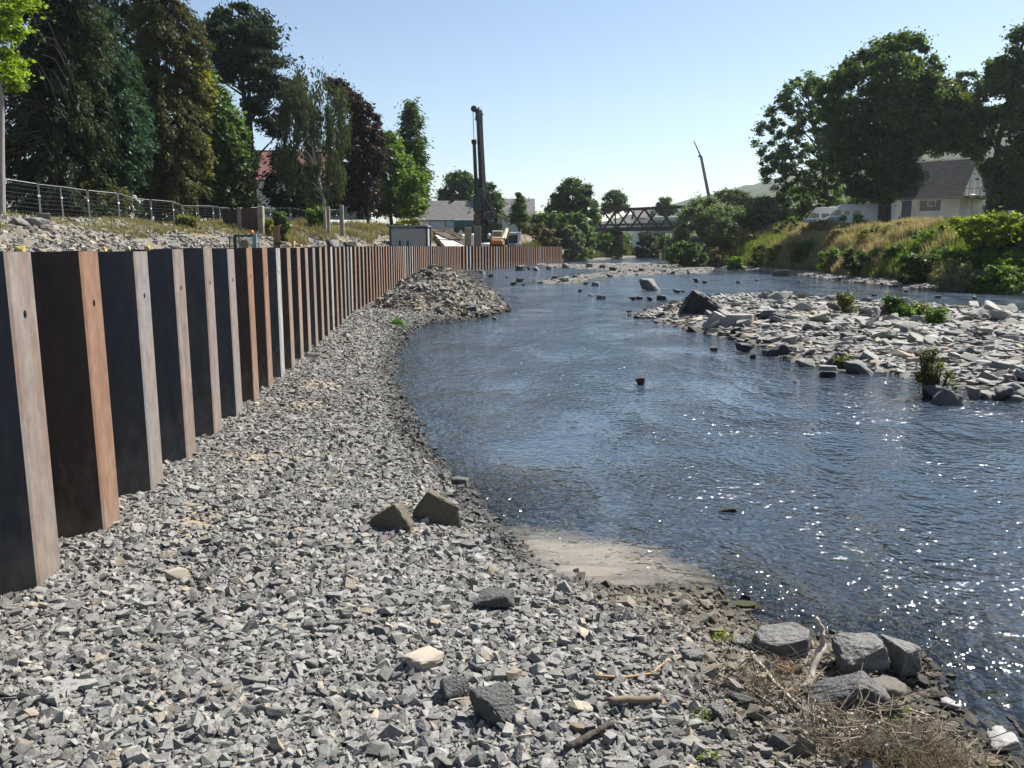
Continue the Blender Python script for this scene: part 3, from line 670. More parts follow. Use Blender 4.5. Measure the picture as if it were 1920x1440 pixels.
# stones breaking the water upstream
r = np.random.default_rng(22)
for px, py, w in [(922,520,14),(952,522,12),(975,508,24),(990,506,12),(962,535,16),(975,529,16),(968,536,8),(981,536,8),(1040,524,14),(1058,530,20),(1078,522,14),(1098,534,10),(1118,537,18),(1088,548,14),(1127,562,20),(1108,556,10),
        (1150,508,16),(1162,511,10),(1180,510,12),(1192,512,10),(1204,509,14),(1105,502,18),(1130,504,16),(1060,503,20),(1030,506,18),(1005,508,16),(1248,512,12),(1262,514,12),(1290,513,10),(1186,563,14),(1200,562,14),(1218,564,16),(1242,563,22),
        (1270,550,16),(1282,549,10),(1306,530,18),(1322,532,14),(1640,556,12),(1760,560,14),(1830,562,14),(1700,548,12),(1500,530,10),(1385,532,12),(1420,528,10),(880,519,12),(900,514,18),(928,600,12),(918,548,10)]:
    kind = 'block' if r.random() < .6 else 'slab'
    put_rock(px, py, w, w*.5, kind, int(r.integers(5)), 'small dark stone poking out of the riffles upstream', M_DARKROCK if r.random() < .7 else M_ROCK, rz=r.uniform(0, 360), ground_z=-.02, depth=.7, sink=.08, group='dark stones in the upstream riffles')

# ------------------------------------------------------------------ heap of rubble against the piling
ht = thing('rubble_heap', 'tall conical heap of grey brown rubble between sheet piles and river', 'heap', (HEAP_C[0], HEAP_C[1], hgt(*HEAP_C)))
gx, gy = np.meshgrid(np.linspace(-5.2, 4.2, 120), np.linspace(-5.4, 5.4, 120)); gx = gx+HEAP_C[0]; gy = gy+HEAP_C[1]
hz = heap_h(gx, gy); bz = height(gx.ravel(), gy.ravel()).reshape(gx.shape)
nz_ = (vnoise(gx, gy, 2.2, 3)-.5)*.16 + (vnoise(gx, gy, 5, 5)-.5)*.10 + (vnoise(gx, gy, .9, 5)-.5)*.25
gz = np.maximum(np.maximum(bz, -.1)*0 + hz + nz_*np.clip(hz*2, 0, 1), -.6); gz = np.where(hz < .02, -.7, gz)
id_ = np.arange(gx.size).reshape(gx.shape); q = np.stack([id_[:-1,:-1], id_[:-1,1:], id_[1:,1:], id_[1:,:-1]], -1).reshape(-1, 4)
ok = (hz.ravel()[q] > .01).any(1) & (gx.ravel()[q] > -6.75).all(1)
np_mesh('heap_body', np.stack([gx.ravel(), gy.ravel(), gz.ravel()], 1), q[ok], mat('heap_soil', (0.124,0.105,0.081), rough=.95, var=.35, vscale=2.5, bump=.06, bscale=6), parent=ht, smooth=True)
r = np.random.default_rng(31); n = 15000
x = HEAP_C[0] + r.uniform(-5, 4, n); y = HEAP_C[1] + r.uniform(-5.2, 5.2, n); z = heap_h(x, y)
kp = (z > .02) & (x > -6.6); x, y, z = x[kp], y[kp], z[kp] + ((vnoise(x[kp], y[kp], 2.2, 3)-.5)*.16 + (vnoise(x[kp], y[kp], .9, 5)-.5)*.25)*np.clip(z[kp]*2, 0, 1); n = len(x)
L_ = np.clip(np.exp(r.normal(np.log(.058), .5, n)), .025, .28); S = np.stack([L_, L_*r.uniform(.5, .9, n), L_*r.uniform(.25, .6, n)], 1)
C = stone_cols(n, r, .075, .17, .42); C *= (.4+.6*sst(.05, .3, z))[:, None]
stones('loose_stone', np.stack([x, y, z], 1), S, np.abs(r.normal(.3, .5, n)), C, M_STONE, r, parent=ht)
for px, py, w, h_ in [(775,543,20,12),(800,580,20,14),(842,588,18,10),(782,530,12,10),(930,577,26,12)]:
    pass
# ------------------------------------------------------------------ sheet piling
PW, PD, PH = 1.25, .42, 2.80
def offset_line(pts, t):
    out = []
    for i, p in enumerate(pts):
        ns = []
        for a, b in ((i-1, i), (i, i+1)):
            if a < 0 or b >= len(pts): continue
            d = np.array(pts[b]) - np.array(pts[a]); d = d/np.linalg.norm(d); ns.append(np.array([-d[1], d[0]]))
        m = sum(ns); m = m/np.linalg.norm(m); out.append(np.array(p) + m*t/max(m @ ns[0], .3))
    return out
def pile_mesh(mats, hole=True):
    mb = MB(); th = .016; z0, z1 = -1.2, PH
    line = [(-.662,PD),(-.632,PD-.012),(-.40,.012),(-.37,0),(-.03,0),(0,.012),(.232,PD-.012),(.262,PD),(.588,PD)]
    back = offset_line(line, th)
    hx, hz, hw = -.2, PH-.45, .1
    for i in range(len(line)-1):
        a, b = line[i], line[i+1]; c, d = back[i], back[i+1]
        if i == 3 and hole:
            for (s, e, flip) in ((a, b, False), (c, d, True)):
                yy = s[1]; x0, x1 = s[0], e[0]; zb, zt = hz-hw, hz+hw
                sq = []
                for k in range(12):
                    t = 2*math.pi*k/12 + math.pi/4; cx_, cz_ = math.cos(t), math.sin(t); m = max(abs(cx_), abs(cz_))
                    sq.append((hx + cx_/m*hw, yy, hz + cz_/m*hw))
                rg = [(hx + math.cos(2*math.pi*k/12+math.pi/4)*.026, yy, hz + math.sin(2*math.pi*k/12+math.pi/4)*.033) for k in range(12)]
                fs = [(k, (k+1) % 12, 12+(k+1) % 12, 12+k) for k in range(12)]
                if not flip: fs = [f[::-1] for f in fs]
                mb.add(sq+rg, fs)
                for X0, X1, Z0, Z1 in ((x0, x1, z0, zb), (x0, x1, zt, z1), (x0, hx-hw, zb, zt), (hx+hw, x1, zb, zt)):
                    f = (0,1,2,3) if not flip else (3,2,1,0)
                    mb.add([(X0,yy,Z0),(X1,yy,Z0),(X1,yy,Z1),(X0,yy,Z1)], [f])
            rr_ = [(hx + math.cos(2*math.pi*k/12)*.026, 0, hz + math.sin(2*math.pi*k/12)*.033) for k in range(12)]
            mb.add(rr_ + [(p[0], th, p[2]) for p in rr_], [(k, (k+1) % 12, 12+(k+1) % 12, 12+k) for k in range(12)])
        else:
            mb.add([(a[0],a[1],z0),(b[0],b[1],z0),(b[0],b[1],z1),(a[0],a[1],z1)], [(0,1,2,3)])
            mb.add([(c[0],c[1],z0),(d[0],d[1],z0),(d[0],d[1],z1),(c[0],c[1],z1)], [(3,2,1,0)])
        mb.add([(a[0],a[1],z1),(b[0],b[1],z1),(d[0],d[1],z1),(c[0],c[1],z1)], [(0,1,2,3)])
    mb.add([(line[0][0],line[0][1],z0),(line[0][0],line[0][1],z1),(back[0][0],back[0][1],z1),(back[0][0],back[0][1],z0)], [(0,1,2,3)])
    mb.box((.560, PD-.026, (z0+z1)/2-.001), (.055, .05, z1-z0)); mb.box((-.655, PD-.02, (z0+z1)/2-.002), (.035, .036, z1-z0))
    me = bpy.data.meshes.new('sheet_pile'); me.from_pydata(mb.v, [], mb.f); me.update()
    me.materials.append(mats); me.materials.append(mats)
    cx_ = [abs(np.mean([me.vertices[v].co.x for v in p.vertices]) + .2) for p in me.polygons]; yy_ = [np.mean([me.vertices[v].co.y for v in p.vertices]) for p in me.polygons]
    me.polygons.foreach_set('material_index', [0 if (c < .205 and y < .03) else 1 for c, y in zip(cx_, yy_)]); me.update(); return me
def steel(name, base, second, rough=.55, rust=(.17,.075,.035), rustamt=.5, dust=.5):
    """rolled steel: vertical streaks, rust runs from the top, scuffs, dried mud towards the foot"""
    m = bpy.data.materials.new(name); MATS[name] = m; nt = nodes_of(m); N = nt.nodes.new; L = nt.links.new
    out = N('ShaderNodeOutputMaterial'); bs = N('ShaderNodeBsdfPrincipled'); L(bs.outputs[0], out.inputs[0])
    bs.inputs['Roughness'].default_value = rough; bs.inputs['Specular IOR Level'].default_value = .3; bs.inputs['Metallic'].default_value = .1
    tc = N('ShaderNodeTexCoord'); oi = N('ShaderNodeObjectInfo'); ml = N('ShaderNodeMath'); ml.operation = 'MULTIPLY'; ml.inputs[1].default_value = 63
    L(oi.outputs['Random'], ml.inputs[0]); av = N('ShaderNodeVectorMath'); L(tc.outputs['Object'], av.inputs[0]); L(ml.outputs[0], av.inputs[1])
    def nz(st, scale, det, rough_=.6):
        mp = N('ShaderNodeMapping'); mp.inputs['Scale'].default_value = st; L(av.outputs[0], mp.inputs[0]); t = N('ShaderNodeTexNoise')
        t.inputs['Scale'].default_value = scale; t.inputs['Detail'].default_value = det; t.inputs['Roughness'].default_value = rough_; L(mp.outputs[0], t.inputs['Vector']); return t.outputs[0]
    def rg(v, a, b, c, d):
        n = N('ShaderNodeMapRange'); L(v, n.inputs[0])
        for i, k in enumerate((a, b, c, d)): n.inputs[i+1].default_value = k
        return n.outputs[0]
    def mix(f, c, col):
        x = N('ShaderNodeMix'); x.data_type = 'RGBA'; L(f, x.inputs[0])
        if isinstance(c, tuple): x.inputs[6].default_value = (*c, 1)
        else: L(c, x.inputs[6])
        x.inputs[7].default_value = (*col, 1); return x.outputs[2]
    c = mix(rg(nz((1,1,.12), 7, 5), .42, .60, 0, .85), base, second)
    c = mix(rg(nz((1,1,.05), 22, 4), .54, .70, 0, rustamt), c, rust)
    c = mix(rg(nz((1,1,.35), 3.2, 6, .7), .58, .68, 0, rustamt*.9), c, rust)
    sx = N('ShaderNodeSeparateXYZ'); L(tc.outputs['Object'], sx.inputs[0])
    zz = N('ShaderNodeMath'); zz.operation = 'ADD'; L(sx.outputs[2], zz.inputs[0]); L(rg(nz((1,1,.6), 6, 4), .3, .7, -.45, .45), zz.inputs[1])
    c = mix(rg(zz.outputs[0], 1.0, .25, 0, dust), c, (.22,.19,.15))
    f = rg(nz((1,1,.5), 11, 6, .7), .3, .7, .74, 1.26)
    vm = N('ShaderNodeVectorMath'); vm.operation = 'SCALE'; L(c, vm.inputs[0]); L(f, vm.inputs['Scale']); L(vm.outputs[0], bs.inputs['Base Color'])
    bp = N('ShaderNodeBump'); bp.inputs['Distance'].default_value = .003; L(nz((1,1,.4), 5, 4), bp.inputs['Height']); L(bp.outputs[0], bs.inputs['Normal'])
    return m
STEEL = {'grey': steel('dusty_grey_steel', (.20,.175,.155), (.165,.12,.095), rustamt=.35),
         'blue': steel('dusty_blue_grey_steel', (.185,.175,.17), (.20,.155,.125), rustamt=.25),
         'rust': steel('rusty_steel', (.205,.12,.075), (.16,.09,.06), .65, rustamt=.5),
         'tan': steel('tan_steel', (.23,.17,.125), (.175,.13,.105), .6, rustamt=.4),
         'orange': steel('orange_rust_steel', (.26,.14,.07), (.20,.115,.065), .7, rustamt=.3),
         'pale': steel('pale_steel', (.34,.33,.32), (.24,.21,.185), .5, rustamt=.25)}
SCALE = {'blue': steel('blue_black_web_shade', (.028,.032,.042), (.045,.042,.042), .5, (.06,.035,.025), .3, .28),  # web steels
         'brown': steel('brown_black_web_shade', (.04,.024,.018), (.028,.02,.017), .6, (.075,.035,.02), .4, .25)}
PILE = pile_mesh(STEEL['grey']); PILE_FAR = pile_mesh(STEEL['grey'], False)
ww = np.array(WALL); seg = np.linalg.norm(np.diff(ww, axis=0), axis=1); cum = np.concatenate([[0], np.cumsum(seg)])
def wall_at(s):
    s = max(s, 0); i = min(np.searchsorted(cum, s, 'right')-1, len(seg)-1); t = (s-cum[i])/seg[i]
    return ww[i] + (ww[i+1]-ww[i])*t
s0 = cum[1]; n_all = int((cum[-1]-s0)/PW)
NEAR = ['grey','rust','blue','grey','grey','blue','rust','rust','pale','tan','tan','tan','grey','tan','tan','pale','rust','grey','tan','blue','pale','orange','grey']
ORD = 'first second third fourth fifth sixth seventh eighth ninth tenth eleventh twelfth thirteenth fourteenth fifteenth sixteenth seventeenth eighteenth nineteenth twentieth twenty-first twenty-second twenty-third twenty-fourth twenty-fifth'.split()
CNAME = {'grey':'brownish grey steel','blue':'blue grey steel','rust':'rust brown steel','tan':'tan steel','orange':'orange rusted steel','pale':'pale grey steel'}
r = np.random.default_rng(41)
for i in range(-1, n_all):
    s = s0 + i*PW
    p = wall_at(s); q = wall_at(s+.6); t = (q-p)/max(np.linalg.norm(q-p), 1e-6); t0 = p - wall_at(max(s-.6, 0)); t0 = t0/max(np.linalg.norm(t0), 1e-6); t = t+t0; t /= np.linalg.norm(t)
    o = bpy.data.objects.new('sheet_pile', PILE if i < 24 else PILE_FAR); link(o)
    o.location = (p[0], p[1], float(r.normal(0, .008)) - .0018*max(p[1]-60, 0)); o.rotation_euler = (float(r.normal(0, .002)), float(r.normal(0, .0025)), math.atan2(t[1], t[0]))
    o.scale = (1.0006, 1, 1)
    if i < 0: c = 'blue'
    elif i < len(NEAR): c = NEAR[i]
    else: c = ['tan','tan','grey','rust','orange','pale','blue','rust'][int(r.choice(8, p=[.2,.08,.14,.2,.14,.08,.08,.08]))]
    o.material_slots[0].link = 'OBJECT'; o.material_slots[0].material = STEEL[c]
    o.material_slots[1].link = 'OBJECT'; o.material_slots[1].material = SCALE['brown' if c in ('rust', 'orange', 'tan') else 'blue']  # recessed faces get the darker copy, with shade put into its colour
    if i < 0: lab = 'blue grey steel sheet pile cut off by the left picture edge'
    elif i < 25: lab = f'{CNAME[c]} sheet pile, {ORD[i]} with a full flange from the left picture edge'
    elif s < cum[6]: lab = 'narrow looking steel sheet pile in the middle stretch of the wall beside the rubble heap'
    else: lab = 'far steel sheet pile in the distant stretch of the wall beyond the rubble heap'
    tag(o, lab, 'sheet pile', 'sheet piles of the river wall' if i < 25 else ('sheet piles beside the heap' if s < cum[6] else 'far sheet piles'))
# yellowish lumps on the pile tops
for px, w, lab in [(68, .055, 'yellow lump of foam on the top edge at the first pile'), (184, .05, 'small pale lump on top edge beside the rust brown pile'), (216, .05, 'small yellow lump on the wall top right of the rust brown pile'), (262, .045, 'whitish lump on the wall top above the blue grey pile'), (297, .055, 'ochre lump on the wall top between the blue grey and the next pile'), (350, .035, 'black lump on the wall top at the fourth pile')]:
    Y = 4650/(815-px)*.985 + .1
    p = at(px, 461, Y)
    o = bpy.data.objects.new('foam_lump', ROCKM[('block', int(px) % 5)]); link(o); o.location = (p[0]-.12, p[1], 2.80 + w*.35); o.scale = (w*.62, w*.5, w*.5)
    o.material_slots[0].link = 'OBJECT'; o.material_slots[0].material = mat('yellow_foam', (.5,.36,.10), rough=.9) if 'yell' in lab or 'ochre' in lab else (M_DARKROCK if 'black' in lab else mat('pale_foam', (.5,.46,.36)))
    tag(o, lab, 'lump')

# ------------------------------------------------------------------ mesh fences
M_GALV = mat('galvanised_tube', (.28,.285,.285), rough=.5, metal=.5, var=.12)
def make_panel(L=3.45):
    t = thing('fence_panel', '-', 'fence panel', (0,0,0))
    f = MB(); f.tube([(.02,0,.02),(.02,0,1.96),(.06,0,2.0),(L-.06,0,2.0),(L-.02,0,1.96),(L-.02,0,.02)], .022, 6); f.tube([(.02,0,.15),(L-.02,0,.15)], .02, 5)
    f.build('frame', M_GALV, t)
    w = MB()
    for k in range(7): w.box((L/2, 0, .42 + k*.24), (L-.06, .008, .008))
    for k in range(18): w.box((.19*(k+.7)+.02, .008, 1.07), (.003, .003, 1.8))
    w.build('wire_mesh', mat('dull_wire', (.12,.12,.12), rough=.6, metal=.4), t)
    b = MB(); b.box((0, 0, .05), (.24, .6, .14)); b.build('foot', mat('concrete_foot', (.3,.29,.27), rough=.9), t, bevel=.02)
    c = MB(); c.box((L-.0, -.01, 1.35), (.16, .07, .1)); c.build('clamp', mat('white_plastic', (.75,.75,.72), rough=.5), t)
    return t
proto = None
def fence_run(pts, labels, lean=0.0, group='mesh fence panels'):
    global proto
    for i in range(len(pts)-1):
        a, b = np.array(pts[i]), np.array(pts[i+1])
        if proto is None: o = proto = make_panel()
        else: o = copy_tree(proto)
        za, zb = hgt(*a), hgt(*b)
        o.location = (a[0], a[1], max(za, zb-.25) - .02); o.rotation_euler = (rnd.uniform(-.03, .03)+lean, -math.atan2(zb-za, 3.45)*.8, math.atan2(b[1]-a[1], b[0]-a[0]))
        o['label'] = labels[i] if i < len(labels) else labels[-1]; o['group'] = group
xs0 = [(-26.6, 40.3)]
for k in range(13): xs0.append((-26.6 - .16*k + (.35 if k % 3 == 1 else -.1), 40.3 + 3.5*(k+1)))
fence_run(xs0, ['mesh fence panel cut by the left picture edge before the grey trunk'] + [f'grey mesh fence panel, {w} from the left edge along the soil crest' for w in ORD[1:12]] + ['mesh fence panel ending at the old gate post'])
pts = [at(472, 405, 84)[:2]]
tgt = at(800, 405, 128)[:2]; nseg = int(np.linalg.norm(tgt-pts[0])/3.5)
for k in range(nseg): pts.append(pts[0] + (tgt-pts[0])*(k+1)/nseg + np.array([0, rnd.uniform(-.3, .3)]))
pts = [tuple(p) for p in pts]
fence_run(pts, ['mesh fence panel standing before the white walled house'] + [f'far mesh fence panel, {w} after the gate post among grasses' for w in ORD[1:12]] + ['far small mesh fence panel near the grey roofed hall'], group='far mesh fence panels')

# ------------------------------------------------------------------ crowns and trees
def leaf_quads(C, U, W):
    """rhombic leaves: centre, half length axis, half width axis"""
    n = len(C); V = np.empty((n, 4, 3)); V[:, 0] = C-U; V[:, 1] = C+W-U*.15; V[:, 2] = C+U; V[:, 3] = C-W-U*.15
    return V.reshape(-1, 3), np.arange(4*n).reshape(-1, 4)
def unit(v): return v/np.maximum(np.linalg.norm(v, axis=1, keepdims=True), 1e-9)
def clump_centres(rows, Y, n, r, cr, depthf=1.0):
    seedn = float(r.uniform(0, 99))
    rows = np.array(rows, float); ys = rows[:, 0]
    m = .00064*1.0
    mpp = Y/(F*.985)
    py = []; tries = 0
    wd = np.interp(np.linspace(ys[0], ys[-1], 200), ys, rows[:, 2]-rows[:, 1]); cdf = np.cumsum(wd + 4); cdf /= cdf[-1]
    py = np.interp(r.random(n), cdf, np.linspace(ys[0], ys[-1], 200))
    xl = np.interp(py, ys, rows[:, 1]); xr = np.interp(py, ys, rows[:, 2])
    u = r.uniform(-1, 1, n); mid = (xl+xr)/2; half = (xr-xl)/2
    crp = cr/mpp
    hx = np.maximum(half - crp*.35, half*.35)
    hx = hx*(.80 + .38*vnoise(py*.035, py*0+seedn, 1.0, 2) )*r.uniform(.86, 1.1, n)
    px = mid + hx*u
    py = np.clip(py, ys[0]+crp*.5, None)
    dz = half*mpp*np.sqrt(1-u*u*.96)*depthf
    s = r.uniform(-1, 1, n); s = np.sign(s)*np.abs(s)**.6
    yy = Y + dz*s
    out = np.empty((n, 3))
    dx = (px-CX)/F; dy = -(py-CY)/F
    # the crown's own place: size as seen at its trunk's distance, depth added around it
    ry = cp + dy*sp; t = Y/ry
    out[:, 0] = dx*t; out[:, 1] = yy; out[:, 2] = H + (-sp + dy*cp)*t
    return out, px, py
def foliage(rows, Y, nc, nl, lsz, cr, cols, seed, style='broad', depthf=.85, flat=.75, jitter=.2):
    r = np.random.default_rng(seed)
    if style == 'broad': nc = int(nc*2.0); cr *= .74; nl = int(nl*1.5); lsz *= .8
    C, px, py = clump_centres(rows, Y, nc, r, cr, depthf)
    crs = cr*r.uniform(.4, 1.35, nc)
    ci = r.integers(0, nc, nl)
    d = unit(r.normal(size=(nl, 3)))*(r.random((nl, 1))**.45)*np.where(r.random((nl, 1)) < .25, r.uniform(1.2, 2.2, (nl, 1)), 1.0)
    if style == 'bough':
        ctr = np.array([C[:, 0].mean(), Y])
        bo = unit(np.concatenate([unit(C[:, :2]-ctr + r.normal(0, .6, (nc, 2))), -r.uniform(.25, .9, (nc, 1))], 1))
        al = r.uniform(-1, 1, (nl, 1)); sag = -.35*al**2
        dd = d*.42 + bo[ci]*al*1.7; dd[:, 2] += sag[:, 0]; d = dd; sc = np.array([1, 1, 1.0])
    elif style == 'drape': sc = np.array([.65, .65, 1.7])
    elif style == 'plate': sc = np.array([1.3, 1.3, .34])
    else: sc = np.array([1, 1, flat])
    P = C[ci] + d*sc*crs[ci][:, None]
    if style == 'broad':
        nrm = unit(np.array([0, 0, .85]) + r.normal(0, .62, (nl, 3)) + d*.45); asp = r.uniform(.5, .8, nl)
    elif style == 'drape':
        nrm = unit(r.normal(0, 1, (nl, 3))*np.array([1, 1, .35])); asp = r.uniform(.22, .5, nl)
    else:
        nrm = unit(np.array([0, 0, .5]) + r.normal(0, .8, (nl, 3))); asp = r.uniform(.22, .5, nl)
    a = unit(np.cross(nrm, r.normal(size=(nl, 3))))
    if style == 'drape': a = unit(a*.5 + np.array([0, 0, -1.0]))
    if style == 'bough':
        a = unit(bo[ci] + r.normal(0, .55, (nl, 3)) + np.array([0, 0, -.35])); nrm = unit(np.cross(a, r.normal(size=(nl, 3)))); asp = r.uniform(.2, .4, nl)
    if style == 'cone':
        ax = np.stack([np.interp(P[:, 2], np.sort(C[:, 2]), np.full(nc, C[:, 0].mean())), np.full(nl, Y)], 1)
        a = unit(np.concatenate([unit(P[:, :2]-ax), -.45*np.ones((nl, 1))], 1) + r.normal(0, .35, (nl, 3)))
        nrm = unit(np.cross(a, r.normal(size=(nl, 3))))
    w = unit(np.cross(nrm, a))
    s = lsz*r.uniform(.6, 1.35, nl)
    V, Fq = leaf_quads(P, a*s[:, None], w*(s*asp)[:, None])
    cols = np.array(cols); t = np.clip(r.random(nc)[ci]*.65 + r.random(nl)*.35, 0, .999)*(len(cols)-1); i0 = t.astype(int)
    cc = cols[i0] + (cols[np.minimum(i0+1, len(cols)-1)]-cols[i0])*(t-i0)[:, None]
    cc = cc*(1 + r.uniform(-jitter, jitter, (nl, 1)))
    return V, Fq, np.repeat(np.clip(cc, .004, .8), 4, 0), C
TREES = []
def tree(name, label, rows, Y, base, nc, nl, lsz, cr, cols, seed, style='broad', trunk=None, tr=.3, limbs=14, bark=None, group=None, depthf=.85, cat='tree', matl=None, flat=.75, topfrac=.3):
    """base: picture point of the foot; trunk: further picture points the stem runs through"""
    b = at(*base, Y); z = hgt(b[0], Y); b = np.array([b[0], Y, z])
    t = thing(name, label, cat, b, group=group)
    V, Fq, cc, C = foliage(rows, Y, nc, nl, lsz, cr, cols, seed, style, depthf, flat)
    np_mesh('crown', V, Fq, matl or (M_LEAF if style == 'broad' else M_NEEDLE), cc, parent=t)
    r = np.random.default_rng(seed+1000)
    mb = MB(); pts = [b - np.array([0, 0, .4])]
    if trunk: pts += [at(px, py, Y) for px, py in trunk]
    else:
        top = at((rows[0][1]+rows[0][2])/2, rows[0][0]*(1-topfrac) + rows[-1][0]*topfrac, Y); k = 4
        for i in range(1, k+1): pts.append(b + (top-b)*i/k + np.array([r.normal(0, tr*.4), r.normal(0, tr*.4), 0])*(i < k))
    rs = list(np.linspace(tr*1.15, tr*.3, len(pts))); mb.tube(pts, rs, 8)
    sel = r.permutation(len(C))[:limbs]
    for j in sel:
        e = C[j]; zz = min(max(e[2] - np.linalg.norm(e[:2]-pts[-1][:2])*.8, z + .25*(pts[-1][2]-z)), pts[-1][2]); 
        k = 0
        for i in range(len(pts)-1):
            if pts[i][2] <= zz <= pts[i+1][2]: k = i
        f = np.clip((zz-pts[k][2])/max(pts[k+1][2]-pts[k][2], 1e-3), 0, 1); s0_ = pts[k] + (pts[k+1]-pts[k])*f
        m = (s0_+e)/2 + np.array([r.normal(0, .3), r.normal(0, .3), .12*np.linalg.norm(e-s0_)])
        mb.tube([s0_, m, e], [tr*.36, tr*.22, tr*.06], 5)
    o = mb.build('trunk', bark or M_BARK, t, world=True)
    TREES.append(t); return t
px_right = True
def shrub(name, label, rows, Y, base, nc, nl, lsz, cr, cols, seed, cat='bush', style='broad', group=None, stems=8, flat=.8, depthf=.8, stem_mat=None):
    gg = gnd(*base) if (base[0] > 1200 and name != 'hedge') else None
    if gg is not None and .6 < gg[1]/Y < 1.5:
        Yg = float(gg[1]); k_ = Yg/Y; Y = Yg; lsz = lsz*k_**.5; cr = cr*k_
    b = at(*base, Y); z = hgt(b[0], Y); b = np.array([b[0], Y, z]); t = thing(name, label, cat, b, group=group)
    yg = CY + F*(( (H-z)*cp - Y*sp*1.0)/(Y*cp + (H-z)*sp)); rows = list(rows)
    if yg > rows[-1][0] + 6:
        nc = int(nc*(1+.6*(yg-rows[-1][0])/max(rows[-1][0]-rows[0][0], 8))); nl = int(nl*(1+.6*(yg-rows[-1][0])/max(rows[-1][0]-rows[0][0], 8))); rows.append((yg, rows[-1][1], rows[-1][2]))
    V, Fq, cc, C = foliage(rows, Y, nc, nl, lsz, cr, cols, seed, style, depthf, flat)
    lo = height(V[:, 0], V[:, 1]); V[:, 2] = np.maximum(V[:, 2], lo)
    np_mesh('foliage', V, Fq, M_LEAF, cc, parent=t)
    r = np.random.default_rng(seed+2000); mb = MB()
    for j in r.permutation(len(C))[:stems]:
        e = C[j]; f = b + np.array([(e[0]-b[0])*.35, (e[1]-b[1])*.35, -.1]); mb.tube([f, (f+e)/2 + np.array([0, 0, .1]), e], [.04, .03, .012], 5)
    mb.build('stem', stem_mat or M_BARK, t, world=True); return t
G_BLACK = [(.012,.018,.012),(.036,.05,.028),(.055,.07,.036)]
G_DARK = [(.034,.06,.02),(.066,.112,.034),(.108,.165,.045)]
G_BLUE = [(.018,.04,.03),(.035,.078,.05),(.055,.115,.07)]
G_OLIVE = [(.045,.05,.022),(.08,.083,.035),(.13,.12,.05)]
G_YEL = [(.10,.12,.025),(.17,.17,.035),(.24,.21,.05)]
G_MID = [(.03,.055,.018),(.05,.09,.025),(.075,.12,.032)]
G_LIGHT = [(.06,.11,.022),(.10,.17,.03),(.15,.22,.04)]
G_BIRCH = [(.045,.058,.03),(.07,.085,.045),(.095,.11,.06)]
G_COPPER = [(.018,.011,.014),(.032,.018,.022),(.05,.028,.03)]
G_SILVER = [(.085,.12,.07),(.13,.17,.10),(.19,.23,.14)]

tree('maple_tree', 'bright green maple whose foliage hangs in at the left edge', [(-40,-160,40),(0,-150,48),(40,-150,46),(80,-150,34),(120,-150,38),(160,-140,26),(190,-130,14)], 44, (2,405), 60, 9000, .16, .75, [(.10,.15,.02),(.18,.26,.03),(.28,.36,.05)], 1, trunk=[(3,300),(4,190),(-20,20)], tr=.17, bark=mat('grey_bark', (.3,.27,.24), rough=.9, var=.25, vscale=6, stretch=(3,3,.6)))
tree('spruce_tree', 'dark conifer filling the gap behind the cypress', [(-100,150,250),(60,120,290),(200,100,330),(405,90,350)], 88, (225,405), 220, 45000, .28, 1.3, G_BLACK, 101, 'bough', tr=.35, depthf=.5)
tree('yew_tree', 'dark tree deep in the shade between ivy clad spruce and pine', [(205,340,430),(260,330,470),(330,330,480),(405,330,480)], 106, (400,405), 120, 26000, .3, 1.2, G_BLACK, 102, 'bough', tr=.35, depthf=.5)
t = tree('spruce_tree', 'huge near black spruce at the left with bare drooping twigs', [(-90,40,150),(-20,20,165),(60,35,180),(130,30,190),(220,18,200),(310,10,190),(405,5,180)], 60, (105,405), 230, 80000, .19, 1.0, G_BLACK, 2, 'bough', tr=.4, depthf=.7)
r = np.random.default_rng(5); mb = MB()
for k in range(56):
    x0, y0 = r.uniform(28, 90), r.uniform(10, 300); p = at(x0, y0, 57.5 + r.uniform(-1, 1)); L_ = r.uniform(1.5, 3.6); dxn = r.choice([-1, 1, -1])
    if y0 > 200: x0 *= .6
    mb.tube([p, p + np.array([dxn*L_*.35, -.4, -L_*.12]), p + np.array([dxn*L_*.6, -.6, -L_*.55]), p + np.array([dxn*L_*.72, -.6, -L_])], [.018, .014, .01, .005], 4)
mb.build('bare_branch', mat('dead_wood', (.11,.09,.07), rough=.95, var=.2), t, world=True)
tree('cypress_tree', 'blue green cypress with a pointed top beside the black spruce', [(30,195,212),(80,170,228),(130,152,246),(200,140,262),(260,150,266),(320,158,262),(370,172,250),(402,185,236)], 69, (206,405), 210, 52000, .2, .8, G_BLUE, 3, 'bough', tr=.25, depthf=.9)
tree('ivy_spruce_tree', 'tall olive spruce draped with ivy, its top out of the picture', [(-110,262,320),(-40,238,345),(10,230,352),(45,232,368),(90,238,364),(150,238,376),(220,248,384),(300,258,380),(360,264,362),(402,284,348)], 77, (296,405), 260, 85000, .19, .9, G_OLIVE, 4, 'bough', trunk=[(293,300),(290,150),(288,40),(287,-60)], tr=.35, depthf=.7)
tree('robinia_tree', 'yellow green leafy tree right of the ivy clad spruce', [(70,335,352),(95,325,372),(130,335,388),(180,345,404),(210,350,400),(245,362,388),(330,370,400)], 80, (372,405), 70, 9500, .2, .65, G_YEL, 5, tr=.18)
tree('yew_tree', 'broad dark green tree below the tall pine', [(120,362,386),(180,360,422),(240,368,462),(300,360,472),(350,362,470),(404,375,455)], 88, (415,405), 150, 30000, .26, 1.0, G_DARK, 6, tr=.35)
tree('small_maple_tree', 'small yellow green tree before the red roofed house', [(284,448,470),(320,446,483),(360,446,480),(396,455,474)], 92, (466,410), 30, 4200, .2, .5, G_YEL, 7, tr=.16)
